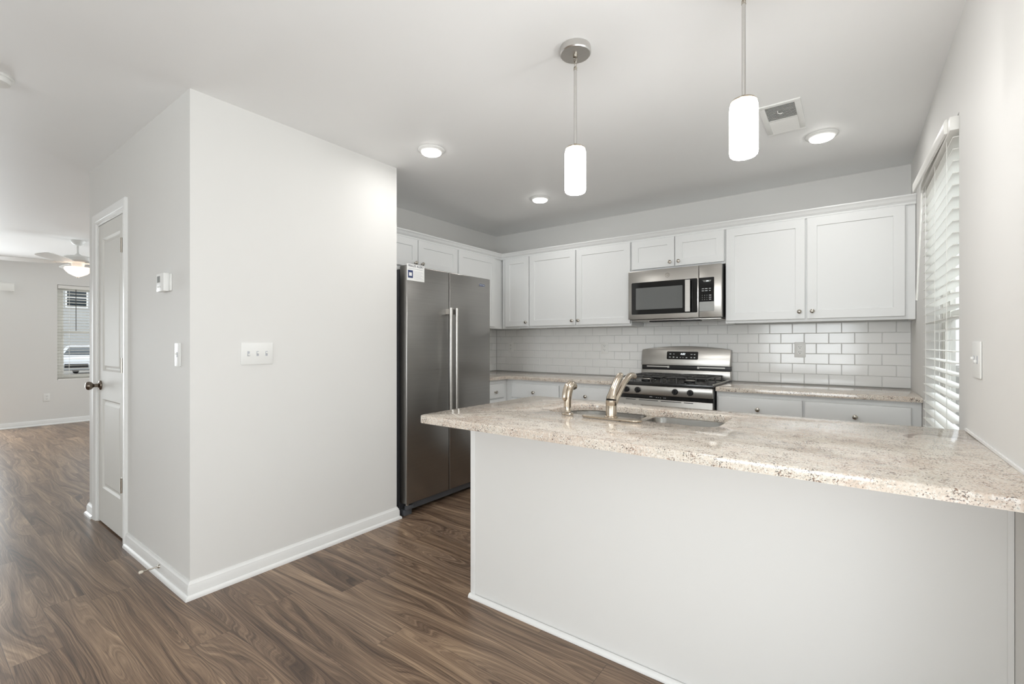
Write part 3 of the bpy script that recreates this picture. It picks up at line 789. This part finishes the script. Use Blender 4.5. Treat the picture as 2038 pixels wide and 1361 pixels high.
# fraud alert card taped on top of the left door
cd = thing('notice_card', 'small white printed notice card taped to the top of the refrigerator door', 'card', (.03, -1.985, 0), R(90))
bm = B(); box(bm, .004, .166, -FD - .0016, -FD - .0006, 1.662, 1.778); obj('paper', bm, M['paper'], cd)
text('heading', 'FRAUD ALERT', .0205, M['ink'], cd, (.087, -FD - .0018, 1.765), (R(90), 0, 0), .0002, space=1.12, offset=.0004)
bm = B(); box(bm, .012, .058, -FD - .0020, -FD - .0016, 1.680, 1.734); obj('photo_panel', bm, M['navy'], cd)
bm = B(); box(bm, .022, .048, -FD - .0023, -FD - .0020, 1.694, 1.718); obj('light_square', bm, M['paper'], cd)
bm = B()
box(bm, .014, .150, -FD - .0019, -FD - .0016, 1.7445, 1.7475)
for k in range(8): box(bm, .068, .158 - .012 * (k % 3), -FD - .0019, -FD - .0016, 1.676 + k * .0075, 1.6775 + k * .0075)
obj('small_print', bm, M['greyink'], cd)

# ------------------------------------------------------------------ gas range
RX0, RX1 = 1.737, 2.483; RW = RX1 - RX0
rg = thing('gas_range', 'stainless and black gas range between the granite worktops', 'range', (RX0, -.012, 0))
bm = B(); box(bm, 0.001, RW - .001, -.630, -.012, .012, .915); obj('body', bm, M['blackplastic'], rg, bev=.003)
bm = B(); box(bm, 0, RW, -.655, -.075, .897, .922)
def recess(bm):
    bm.faces.ensure_lookup_table(); bm.normal_update()
    f = max(bm.faces, key=lambda q: q.calc_center_median().z)
    bmesh.ops.inset_region(bm, faces=[f], thickness=.022); bmesh.ops.inset_region(bm, faces=[f], thickness=.012)
    for v in f.verts: v.co.z -= .010
recess(bm); obj('cooktop', bm, M['black'], rg, bev=.003)
for a in (0.0, RW - .012):
    bm = B(); box(bm, a, a + .012, -.652, -.08, .9222, .9262); obj('side_trim', bm, M['steel'], rg, bev=.001)
# backguard
bm = B()
pts = [(0.006, 1.030), (RW - .006, 1.030), (RW - .002, 1.165)]
for k in range(1, 24):
    t_ = k / 24; pts.append((RW - .002 - t_ * (RW - .012), 1.165 + .030 * math.sin(PI * t_) ** .75 + .0 * t_))
pts += [(.010, 1.165), (.006, 1.150)]
def bgf(a, b, d): return (a, d - (1.165 - b) * .16, b)
prism(bm, pts, bgf, -.068, -.012); bevel(bm, .003, 2, 50); bgd = obj('backguard', bm, M['steel'], rg)
bm = B(); prism(bm, rrect(.232, .493, 1.082, 1.150, .008, 4), bgf, -.0705, -.0682); dsp = obj('display_panel', bm, M['blackglass'], bgd)
text('clock', '4:02', .023, M['digits'], dsp, (.366, -.0774, 1.128), (R(90 - 9), 0, 0), .0003, shear=.25)
for (a, b, w_, h_) in ((.262, 1.128, .014, .006), (.292, 1.128, .010, .004), (.258, 1.101, .016, .005), (.290, 1.101, .013, .008), (.320, 1.099, .010, .008), (.348, 1.099, .008, .005), (.370, 1.099, .008, .004), (.399, 1.098, .012, .007), (.440, 1.126, .016, .005), (.465, 1.126, .012, .006), (.438, 1.099, .012, .007), (.464, 1.099, .012, .008)):
    bm = B(); prism(bm, [(a - w_ / 2, b - h_ / 2), (a + w_ / 2, b - h_ / 2), (a + w_ / 2, b + h_ / 2), (a - w_ / 2, b + h_ / 2)], bgf, -.0710, -.0704); obj('touch_key', bm, M['mark'], dsp)
bm = B(); box(bm, .004, RW - .004, -.066, -.013, .990, 1.0295); bevel(bm, .002); vb = obj('vent_band', bm, M['blackplastic'], rg)
for a, b, c, e, f in ((.05, .234, 1.012, 1.022, -.070), (.502, .70, 1.012, 1.022, -.070), (.235, .251, 1.006, 1.024, -.074), (.485, .501, 1.006, 1.024, -.074)):
    bm = B(); box(bm, a, b, f, -.0662, c, e); obj('vent_tab', bm, M['steel'], vb)
bm = B(); box(bm, .004, RW - .004, -.078, -.013, .915, .9895); obj('lower_band', bm, M['steel'], rg, bev=.002)
# burners and grates
for bx_ in (.205, .541):
    for by_ in (-.225, -.490):
        bm = B(); r0 = .046 if by_ < -.3 else .040
        lathe(bm, [(0, .9125), (r0 + .022, .9125), (r0 + .018, .918), (r0, .922), (r0, .930), (r0 - .006, .934), (0, .935)], (bx_, by_, 0), seg=28)
        bn = obj('burner', bm, M['black'], rg)
        bm = B(); lathe(bm, [(0, .9352), (r0 - .010, .9352), (r0 - .013, .941), (0, .9425)], (bx_, by_, 0), seg=28); obj('burner_cap', bm, M['steel'] if by_ < -.3 else M['black'], bn)
for gx in (.205, .541):
    bm = B(); hw, y0, y1, zt, zb = .145, -.600, -.115, .958, .9135; rr_ = .0055
    for xx in (-hw, hw):
        tube(bm, curve([(gx + xx, y0 + .004, zb), (gx + xx, y0 + .010, zt - .012), (gx + xx, y0 + .03, zt), (gx + xx, y1 - .03, zt), (gx + xx, y1 - .01, zt - .012), (gx + xx, y1 - .004, zb)], 5), rr_, 8)
    for yy in (y0 + .02, (y0 + y1) / 2, y1 - .02):
        tube(bm, curve([(gx - hw - .008, yy, zb), (gx - hw - .002, yy, zt - .012), (gx - hw + .02, yy, zt), (gx + hw - .02, yy, zt), (gx + hw + .002, yy, zt - .012), (gx + hw + .008, yy, zb)], 5), rr_, 8)
    for yy in (-.225, -.490):
        for sx in (-1, 1): tube(bm, [(gx + sx * hw, yy, zt), (gx + sx * .045, yy, zt), (gx + sx * .038, yy, zt - .008)], rr_, 8)
        for sy in (-1, 1): tube(bm, [(gx, yy + sy * .11, zt), (gx, yy + sy * .045, zt), (gx, yy + sy * .038, zt - .008)], rr_, 8)
        for sx in (-.07, .07):
            tube(bm, curve([(gx + sx, yy - .115, zb), (gx + sx, yy - .108, zt - .01), (gx + sx, yy - .09, zt), (gx + sx, yy - .05, zt)], 5), rr_ * .85, 8)
    obj('grate', bm, M['iron'], rg)
# control panel with knobs
bm = B(); box(bm, .004, RW - .004, -.668, -.632, .826, .8955); cp = obj('control_panel', bm, M['steel'], rg, bev=.003)
for kx_ in (.106, .196, .481, .589):
    bm = B(); lathe(bm, [(0, 0), (.0225, 0), (.0225, .004), (.0205, .007), (.019, .018), (.0165, .021), (0, .0215)], (kx_, -.6685, .861), (0, -1, 0), 24)
    box(bm, kx_ - .0045, kx_ + .0045, -.6685 - .031, -.6685 - .018, .841, .883); bevel(bm, .0012, 1, 60)
    obj('knob', bm, M['blackplastic'], cp)
bm = B(); box(bm, .002, RW - .002, -.655, -.632, .797, .8255); dp = obj('oven_icon_strip', bm, M['blackglass'], rg)
for a, b, c in ((.335, .006, .807), (.350, .006, .807), (.366, .006, .807), (.392, .006, .807), (.403, .006, .807), (.285, .020, .811)):
    bm = B(); box(bm, a, a + b, -.6556, -.6551, c, c + .003); obj('icon', bm, M['mark'], dp)
bm = B(); box(bm, .004, RW - .004, -.668, -.632, .215, .796); od = obj('oven_door', bm, M['steel'], rg, bev=.004)
bm = B()
for a, b in ((.10, .18), (.205, .355), (.375, .525), (.545, .61)): box(bm, a, b, -.662, -.640, .7962, .7972)
for a, b in ((.10, .18), (.205, .355), (.375, .525), (.545, .61)): box(bm, a, b, -.6686, -.6683, .783, .788)
obj('door_vents', bm, M['slotdark'], od)
bm = B(); box(bm, .09, RW - .09, -.6695, -.6683, .33, .66); obj('oven_window', bm, M['blackglass'], od)
bm = B(); tube(bm, [(.05, -.715, .725), (RW - .05, -.715, .725)], .011, 14)
for a in (.07, RW - .07): cyl(bm, (a, -.715, .725), (a, -.668, .725), .009)
obj('handle', bm, M['steel'], od)
bm = B(); box(bm, .004, RW - .004, -.664, -.632, .03, .205); obj('warming_drawer', bm, M['steel'], rg, bev=.004)

# ------------------------------------------------------------------ microwave
MX0, MX1 = 1.743, 2.479; MW = MX1 - MX0; MZ0, MZ1 = 1.408, 1.826; MD = .392
mw = thing('microwave', 'stainless over-the-range microwave under the short wall cabinet', 'microwave', (MX0, -.010, MZ0))
MHt = MZ1 - MZ0
bm = B(); box(bm, .002, MW - .002, -MD + .04, 0, .010, MHt); obj('housing', bm, M['blackplastic'], mw, bev=.002)
bm = B(); box(bm, .012, MW - .012, -MD + .045, -.02, 0, .0098); ub = obj('underside', bm, M['steel'], mw, bev=.001)
bm = B(); box(bm, .16, .56, -.335, -.24, -.010, -.0004); obj('grease_filter', bm, M['blackplastic'], ub, bev=.004)
for a in (.06, .58):
    bm = B(); box(bm, a, a + .09, -.325, -.20, -.003, -.0004); obj('lamp_cover', bm, M['film'], ub)
MS = .572
bm = B(); box(bm, 0, MS - .0015, -MD, -MD + .038, .012, MHt - .002); mdr = obj('door', bm, M['steel'], mw, bev=.004)
bm = B(); prism(bm, rrect(.030, .562, .052, .318, .008, 4), lambda a, b, d: (a, d, b), -MD - .0018, -MD - .0003); mg = obj('door_glass', bm, M['blackglass'], mdr)
M['screen'] = plain('mesh_screen', lin(112, 114, 113), 0.10)
bm = B(); prism(bm, rrect(.068, .450, .092, .272, .004, 3), lambda a, b, d: (a, d, b), -MD - .0024, -MD - .0018); obj('mesh_window', bm, M['screen'], mg)
bm = B(); prism(bm, rrect(.478, .515, .060, .308, .003, 3), lambda a, b, d: (a, d - .012 * math.sin(PI * (b - .05) / .268), b), -MD - .034, -MD - .022)
for zz in (.075, .280): box(bm, .486, .508, -MD - .026, -MD - .0019, zz, zz + .014)
obj('handle', bm, M['steel'], mdr)
bm = B(); tube(bm, [(.330 + .0165 * math.cos(2 * PI * k / 28), -MD - .0012, .362 + .0165 * math.sin(2 * PI * k / 28)) for k in range(28)], .0012, 6, closed=True); em = obj('emblem', bm, M['chrome'], mdr)
text('monogram', 'GE', .019, M['chrome'], em, (.330, -MD - .0008, .362), (R(90), 0, 0), .0006, shear=.3)
bm = B(); box(bm, MS + .0015, MW, -MD, -MD + .038, .012, MHt - .002); mc = obj('control_column', bm, M['steel'], mw, bev=.004)
bm = B(); prism(bm, rrect(MS + .003, MS + .112, .058, .318, .006, 4), lambda a, b, d: (a, d, b), -MD - .0018, -MD - .0003); mk = obj('keypad', bm, M['blackglass'], mc)
k0 = MS + .003
bm = B(); prism(bm, rrect(k0 + .001, k0 + .108, .059, .132, .005, 4), lambda a, b, d: (a, d, b), -MD - .0026, -MD - .0019)
obj('protective_film', bm, M['film'], mk)['label'] = 'wrinkled grey protective film'
bm = B(); prism(bm, [(k0 + .024, .297), (k0 + .090, .297), (k0 + .080, .284), (k0 + .034, .284)], lambda a, b, d: (a, d, b), -MD - .0022, -MD - .0018); obj('clock_window', bm, M['lcd'], mk)
text('clock', 'PM', .013, M['digits'], mk, (k0 + .060, -MD - .0026, .289), (R(90), 0, 0), .0002, shear=.2)
for a, w_, zz in ((.028, .016, .230), (.052, .019, .230), (.078, .014, .230), (.028, .016, .214), (.052, .019, .214), (.078, .011, .214), (.080, .016, .178), (.080, .018, .162), (.080, .016, .147)):
    bm = B(); box(bm, k0 + a - w_ / 2, k0 + a + w_ / 2, -MD - .0022, -MD - .0018, zz, zz + .0042); obj('key_legend', bm, M['mark'], mk)
for q, row_ in enumerate(('123', '456', '789')):
    for w_, ch in enumerate(row_):
        text('digit', ch, .009, M['mark'], mk, (k0 + .023 + w_ * .017, -MD - .0021, .180 - q * .016), (R(90), 0, 0), .0002)

# ------------------------------------------------------------------ outlets, switches, thermostat, door stop
def plate(name, label, cat, loc, rz, w, h, group=None):
    r = thing(name, label, cat, loc, rz, group)
    bm = B(); prism(bm, rrect(-w / 2, w / 2, -h / 2, h / 2, .004, 3), lambda a, b, d: (a, d, b), -.0055, -.0003); bevel(bm, .0022, 2, 60)
    p = obj('cover_plate', bm, M['plastic'], r); return r
def outlet(label, loc, rz):
    r = plate('wall_outlet', label, 'outlet', loc, rz, .072, .116, 'duplex wall outlets')
    for s in (-.0195, .0195):
        bm = B(); prism(bm, rrect(-.017, .017, s - .0145, s + .0145, .010, 5), lambda a, b, d: (a, d, b), -.0075, -.0055); f = obj('receptacle', bm, M['plastic'], r)
        bm = B(); box(bm, -.0078, -.0056, -.0079, -.0076, s - .001, s + .008); box(bm, .0056, .0078, -.0079, -.0076, s + .000, s + .007); cyl(bm, (0, -.0076, s - .0075), (0, -.0079, s - .0075), .0026, seg=12); obj('slots', bm, M['slotdark'], f)
    return r
outlet('white outlet on the tile near the back corner', (.215, -.0082, 1.180), 0)
outlet('white outlet on the tile left of the range', (1.345, -.0082, 1.176), 0)
outlet('white outlet on the tile right of the range', (2.951, -.0082, 1.171), 0)
outlet('white outlet low on the far living room wall', (LX, -2.72, .412), R(90))
def toggle(r, x, tilt=1, rocker=False):
    if rocker:
        bm = B(); box(bm, x - .0165, x + .0165, -.0075, -.0056, -.033, .033); o = obj('rocker', bm, M['plastic'], r, bev=.001)
        bm = B(); box(bm, x - .0145, x + .0145, -.010, -.0077, -.030, .002); obj('paddle', bm, M['plastic'], o, bev=.001)
    else:
        bm = B(); box(bm, x - .0055, x + .0055, -.0066, -.0056, -.0125, .0125); o = obj('toggle_slot', bm, M['greyink'], r)
        bm = B(); box(bm, x - .0042, x + .0042, -.0145, -.0067, .000 if tilt > 0 else -.009, .009 if tilt > 0 else 0); obj('toggle', bm, M['plastic'], o, bev=.0015)
r = plate('light_switch', 'wide white three-gang switch plate on the big pale pantry wall', 'light switch', (PX, -2.961, 1.165), R(90), .163, .116, None)
toggle(r, -.046, -1); toggle(r, 0, 1); toggle(r, .046, 1)
r = plate('light_switch', 'narrow white single switch plate under the thermostat', 'light switch', (.575, PY1, 1.163), 0, .070, .118, None)
toggle(r, 0, 1)
r = plate('light_switch', 'white double switch plate on the right wall beside the window', 'light switch', (WX, -2.045, 1.166), R(-90), .115, .118, None)
toggle(r, -.023, 1); toggle(r, .023, -1)
th_ = thing('thermostat', 'small white thermostat on the pantry wall right of the door', 'thermostat', (.435, PY1, 1.530))
bm = B(); box(bm, -.055, .058, -.008, -.0003, -.043, .043); obj('back_plate', bm, M['plastic'], th_, bev=.003)
bm = B(); box(bm, -.060, .044, -.034, -.0082, -.046, .046); bevel(bm, .004, 2); bd_ = obj('front_case', bm, M['plastic'], th_)
bm = B(); box(bm, -.044, -.006, -.0346, -.0341, .000, .032); obj('display', bm, M['lcd'], bd_)
for a in (-.044, -.026, -.008):
    bm = B(); box(bm, a, a + .011, -.0352, -.0341, -.026, -.018); obj('button', bm, M['plastic'], bd_)
ds = thing('door_stop', 'slim rigid door stop sticking out of the pantry baseboard', 'door stop', (.352, PY1 - .0145, .054))
bm = B(); lathe(bm, [(0, 0), (.011, 0), (.010, .004), (.005, .008), (.0038, .012), (.0036, .070), (0, .070)], (0, 0, 0), (0, -1, 0), 16); obj('rod', bm, M['chrome'], ds)
bm = B(); lathe(bm, [(0, .068), (.005, .068), (.0075, .073), (.0078, .082), (.005, .086), (0, .087)], (0, 0, 0), (0, -1, 0), 16); obj('rubber_tip', bm, M['rubber'], ds)['label'] = 'cream rubber tip'

# ------------------------------------------------------------------ pendants, ceiling lights, vent
def pendant(x, y, label):
    r = thing('pendant_light', label, 'pendant light', (x, y, 1.838), 0, 'pendant lights over the peninsula')
    z = lambda q: q - 1.838
    bm = B(); lathe(bm, [(0, z(H) - .0003), (.0625, z(H) - .0003), (.0635, z(H) - .004), (.0635, z(H) - .026), (.060, z(H) - .030), (0, z(H) - .030)], seg=48); obj('canopy', bm, M['canopy'], r)
    bm = B(); lathe(bm, [(0, z(H) - .0302), (.010, z(H) - .0302), (.009, z(H) - .040), (.004, z(H) - .042), (0, z(H) - .042)])
    for k, zz in enumerate((z(H) - .049, z(H) - .068)):
        pts_ = []
        for q in range(20):
            a = 2 * PI * q / 20; lx = .0065 * math.cos(a); lz = .0125 * math.sin(a)
            pts_.append((lx, 0, zz + lz) if k == 0 else (0, lx, zz + lz))
        tube(bm, pts_, .0016, 8, closed=True)
    lathe(bm, [(0, z(H) - .079), (.005, z(H) - .079), (.0072, z(H) - .083), (.0072, z(H) - .094), (0, z(H) - .094)])
    obj('chain_link', bm, M['chrome'], r)
    bm = B(); cyl(bm, (0, 0, z(2.022)), (0, 0, z(H) - .094), .0062, seg=20); obj('rod', bm, M['canopy'], r)
    bm = B(); lathe(bm, [(0, z(2.018)), (.0405, z(2.018)), (.041, z(2.020)), (.036, z(2.026)), (.012, z(2.030)), (.008, z(2.040)), (0, z(2.040))]); obj('shade_cap', bm, M['nickel'], r)
    bm = B(); lathe(bm, [(0, .010), (.030, .006), (.037, .002), (.0415, .006), (.0435, .016), (.0435, .160), (.042, .172), (.038, .1775), (.030, .1790), (0, .1795)], seg=40); obj('lamp_shade', bm, M['shade'], r)
    l = bpy.data.lights.new('pendant_lamp', 'POINT'); l.energy = 4.7; l.shadow_soft_size = .03; l.color = (1.0, .99, .98)
    lo = bpy.data.objects.new('pendant_lamp', l); COL.objects.link(lo); lo.parent = r; lo.location = (0, 0, -.034)
    return r
pendant(2.348, -2.444, 'lit pendant light with its whole round canopy in view, further from the right wall')
pendant(2.976, -2.440, 'lit pendant light nearer the right wall, beside the ceiling vent')
def can(x, y, label):
    r = thing('ceiling_light', label, 'ceiling light', (x, y, H), 0, 'round recessed ceiling lights')
    bm = B(); lathe(bm, [(0, -.0003), (.083, -.0003), (.083, -.004), (.078, -.010), (.064, -.015), (.060, -.017), (.0, -.017)], seg=40); obj('trim_ring', bm, M['plastic'], r)
    bm = B(); lathe(bm, [(0, -.0172), (.060, -.0172), (.0595, -.022), (.054, -.026), (.030, -.028), (0, -.0285)], seg=40); obj('lens', bm, M['lens'], r)
    l = bpy.data.lights.new('downlight', 'AREA'); l.energy = 2.1; l.shape = 'DISK'; l.size = .10; l.color = (1.0, .985, .965)
    lo = bpy.data.objects.new('downlight', l); COL.objects.link(lo); lo.parent = r; lo.location = (0, 0, -.030)
can(1.135, -2.095, 'round ceiling light nearest the pantry wall')
can(1.163, -.880, 'round ceiling light above the back corner, smallest in view')
can(3.125, -.885, 'round ceiling light beside the ceiling vent')
sd = thing('smoke_detector', 'round white smoke detector on the ceiling, cut off by the left edge', 'smoke detector', (.128, -3.845, H))
bm = B(); lathe(bm, [(0, -.0003), (.068, -.0003), (.070, -.006), (.066, -.010), (0, -.010)], seg=40); obj('base', bm, M['plastic'], sd)
bm = B(); lathe(bm, [(0, -.0102), (.060, -.0102), (.062, -.018), (.056, -.032), (.040, -.037), (0, -.038)], seg=40); obj('cover', bm, M['plastic'], sd)
ve = thing('ceiling_vent', 'white rectangular air vent in the ceiling behind a pendant light', 'vent', (2.968, -1.256, H))
bm = B(); hx, hy = .094, .200
for a in ((-hx, hx, -hy, -hy + .028), (-hx, hx, hy - .028, hy), (-hx, -hx + .028, -hy + .028, hy - .028), (hx - .028, hx, -hy + .028, hy - .028)): box(bm, *a, -.008, -.0003)
box(bm, -hx + .028, hx - .028, -.006, .006, -.008, -.0003)
obj('frame', bm, M['plastic'], ve, bev=.002)
bm = B(); box(bm, -hx + .026, hx - .026, -hy + .026, hy - .026, -.0016, -.0004); obj('duct', bm, M['duct'], ve)
for s, (a, b) in ((1, (-hy + .030, -.008)), (-1, (.008, hy - .030))):
    bm = B(); n = 11
    for k in range(n):
        yy = a + (b - a) * (k + .5) / n; dy = .0058
        prism(bm, [(yy - dy * s, -.0108), (yy - dy * s + .0012, -.0112), (yy + dy * s + .0012, -.0020), (yy + dy * s, -.0018)], lambda p, q, d: (d, p, q), -hx + .028, hx - .028)
    obj('louvre_bank', bm, M['plastic'], ve)
bm = B(); tube(bm, curve([(-.012, -.125, -.010), (-.010, -.125, -.022), (.004, -.128, -.030), (.010, -.128, -.026)], 5), .0022, 8); obj('damper_lever', bm, M['plastic'], ve)

# ------------------------------------------------------------------ ceiling fan in the living room
fan = thing('ceiling_fan', 'white ceiling fan with a lit bowl light in the living room', 'ceiling fan', (-4.12, -2.79, 2.0))
q = lambda z: z - 2.0
M['fanwhite'] = plain('fan_white', lin(236, 236, 233), 0.4)
bm = B(); lathe(bm, [(0, q(H) - .0003), (.068, q(H) - .0003), (.068, q(H) - .012), (.050, q(H) - .045), (.022, q(H) - .060), (0, q(H) - .060)]); obj('canopy', bm, M['fanwhite'], fan)
bm = B(); cyl(bm, (0, 0, q(2.268)), (0, 0, q(H) - .058), .012); obj('downrod', bm, M['fanwhite'], fan)
bm = B(); lathe(bm, [(0, q(2.282)), (.02, q(2.282)), (.03, q(2.266)), (.115, q(2.250)), (.135, q(2.232)), (.135, q(2.196)), (.120, q(2.178)), (.06, q(2.165)), (.055, q(2.128)), (0, q(2.128))], seg=40); obj('motor_housing', bm, M['fanwhite'], fan)
bm = B(); lathe(bm, [(0, q(2.010)), (.012, q(2.008)), (.040, q(2.020)), (.085, q(2.045)), (.118, q(2.085)), (.122, q(2.108)), (.115, q(2.120)), (0, q(2.127))], seg=40); obj('bowl_shade', bm, M['fanlight'], fan)
bm = B(); lathe(bm, [(0, q(1.990)), (.006, q(1.994)), (.009, q(2.002)), (.006, q(2.008)), (0, q(2.0085))]); obj('finial', bm, M['canopy'], fan)
for a in (-36, -108, 180, 108, 36):
    bm = B(); ca, sa = math.cos(R(a)), math.sin(R(a))
    def bf(u, v, d): 
        zz = q(2.168) + d + v * .20
        return (ca * u - sa * v, sa * u + ca * v, zz)
    pts_ = [(.20, -.045), (.30, -.060), (.58, -.070), (.64, -.060), (.665, -.03), (.665, .03), (.64, .060), (.58, .070), (.30, .060), (.20, .045)]
    prism(bm, pts_, bf, -.003, .003); bd_ = obj('blade', bm, M['fanwhite'], fan)
    bm = B(); prism(bm, [(.10, -.018), (.20, -.03), (.27, -.025), (.27, .025), (.20, .03), (.10, .018)], bf, .0032, .009); obj('blade_bracket', bm, M['fanwhite'], bd_)

# ------------------------------------------------------------------ outside the windows
M['ground'] = plain('driveway', lin(150, 147, 141), 0.9, var=.08, bump=(40, .3))
M['siding'] = plain('pale_siding', lin(186, 187, 186), 0.6)
M['beige'] = plain('beige_siding', lin(158, 151, 139), 0.6)
M['roofing'] = plain('roof_shingle', lin(96, 92, 90), 0.9, var=.1)
M['carpaint'] = plain('silver_paint', lin(196, 200, 204), 0.2, metal=.3, coat=.6)
M['carglass'] = plain('car_glass', lin(34, 46, 52), 0.05)
M['tyre'] = plain('tyre', lin(34, 34, 35), 0.8)
bm = B(); box(bm, -60, LX - .9, -40, 40, -.40, -.30); box(bm, WX + .9, 50, -40, 40, -.40, -.30)
struct('ground', bm, M['ground'], label='pale paved ground outside the windows', cat='ground')
def house(label, loc, rz, w, d, h, mat, wins):
    r = thing('house', label, 'house', loc, rz)
    bm = B(); box(bm, -w / 2, w / 2, 0, d, 0, h)
    for k in range(int(h / .18)): prism(bm, [(0, k * .18), (.012, k * .18), (.003, k * .18 + .175), (0, k * .18 + .175)], lambda a, b, dd: (dd, -a, b), -w / 2, w / 2)
    obj('walls', bm, mat, r)
    bm = B(); prism(bm, [(-.4, h), (d + .4, h), (d / 2, h + 2.0)], lambda a, b, dd: (dd, a, b), -w / 2 - .4, w / 2 + .4); obj('roof', bm, M['roofing'], r)
    for (a, z0, ww, hh) in wins:
        bm = B(); t_ = .08
        for bb in ((a - ww / 2 - t_, a - ww / 2, z0 - t_, z0 + hh + t_), (a + ww / 2, a + ww / 2 + t_, z0 - t_, z0 + hh + t_), (a - ww / 2, a + ww / 2, z0 - t_, z0), (a - ww / 2, a + ww / 2, z0 + hh, z0 + hh + t_), (a - ww / 2, a + ww / 2, z0 + hh / 2 - .03, z0 + hh / 2 + .03)):
            box(bm, bb[0], bb[1], -.05, -.013, bb[2], bb[3])
        f = obj('window', bm, M['trim'], r)
        bm = B(); box(bm, a - ww / 2, a + ww / 2, -.02, -.0135, z0, z0 + hh); obj('pane', bm, M['carglass'], f)
    return r
house('pale house across the drive seen through the living room window', (-38, 3.0, -.3), R(90), 24, 9, 6.2, M['siding'],
      [(-4.6, 3.95, .9, 1.2), (.27, 3.95, .95, 1.2), (4.4, 3.95, .9, 1.2), (-2.6, 1.0, 1.0, 1.4), (1.6, 1.0, 1.2, 1.4), (6.0, 1.0, 1.2, 1.4)])
house('beige neighbouring house seen between the slats of the kitchen blind', (7.4, 7.0, -.3), R(-90), 34, 8, 5.6, M['beige'],
      [(-9, .9, .9, 1.4), (-3, .9, .9, 1.4), (3, .9, .9, 1.4), (9, .9, .9, 1.4)])
car = thing('car', 'silver car parked outside the living room window', 'car', (-27.0, 1.75, -.3), R(158))
side = [(-2.15, .32), (-2.2, .55), (-2.12, .78), (-1.5, .92), (-1.05, .98), (-.45, 1.38), (.1, 1.46), (.9, 1.44), (1.55, 1.12), (2.05, 1.02), (2.2, .80), (2.2, .45), (2.1, .30), (1.75, .28), (1.70, .46), (1.55, .60), (1.28, .60), (1.10, .46), (1.05, .28), (-1.05, .25), (-1.10, .46), (-1.28, .60), (-1.55, .60), (-1.70, .46), (-1.75, .28)]
bm = B(); prism(bm, side, lambda a, b, d: (a, d * (1 - .16 * max(0, (b - .9) / .56)), b), -.88, .88); bevel(bm, .04, 2, 30); obj('body', bm, M['carpaint'], car)
bm = B(); sg = [(-.92, 1.0), (-.42, 1.34), (.08, 1.40), (.85, 1.38), (1.30, 1.08), (1.2, 1.0)]
for s in (-1, 1): prism(bm, sg, lambda a, b, d: (a, s * (.882 * (1 - .16 * max(0, (b - .9) / .56)) + d), b), .0, .006)
prism(bm, [(-.70, 0), (.70, 0), (.60, 1), (-.60, 1)], lambda a, b, d: (-1.04 + b * .56 - .01 - d, a, .995 + b * .375), .0, .01)
prism(bm, [(-.70, 0), (.70, 0), (.60, 1), (-.60, 1)], lambda a, b, d: (1.50 - b * .5 + d + .02, a, 1.15 + b * .255), .0, .01)
obj('glazing', bm, M['carglass'], car)
for x in (-1.40, 1.40):
    for s in (-1, 1):
        bm = B(); lathe(bm, [(0, -.09), (.22, -.09), (.31, -.08), (.325, -.04), (.325, .04), (.31, .08), (.22, .09), (0, .09)], (x, s * .78, .326), (0, 1, 0), 28); wh = obj('wheel', bm, M['tyre'], car)
        bm = B(); lathe(bm, [(0, 0), (.20, 0), (.19, .012), (.05, .006), (0, .008)], (x, s * .872, .326), (0, s, 0), 24); obj('hub_cap', bm, M['carpaint'], wh)
for s in (-1, 1):
    bm = B(); box(bm, -2.19, -2.02, s * .62 - .17, s * .62 + .17, .66, .80); obj('headlight', bm, M['plastic'], car, bev=.02)
bm = B(); box(bm, -2.215, -2.15, -.40, .40, .42, .60); obj('grille', bm, M['tyre'], car, bev=.01)
for s in (-1, 1):
    bm = B(); box(bm, -.86, -.70, min(s * .87, s * 1.02), max(s * .87, s * 1.02), .98, 1.09); obj('mirror', bm, M['carpaint'], car, bev=.02)
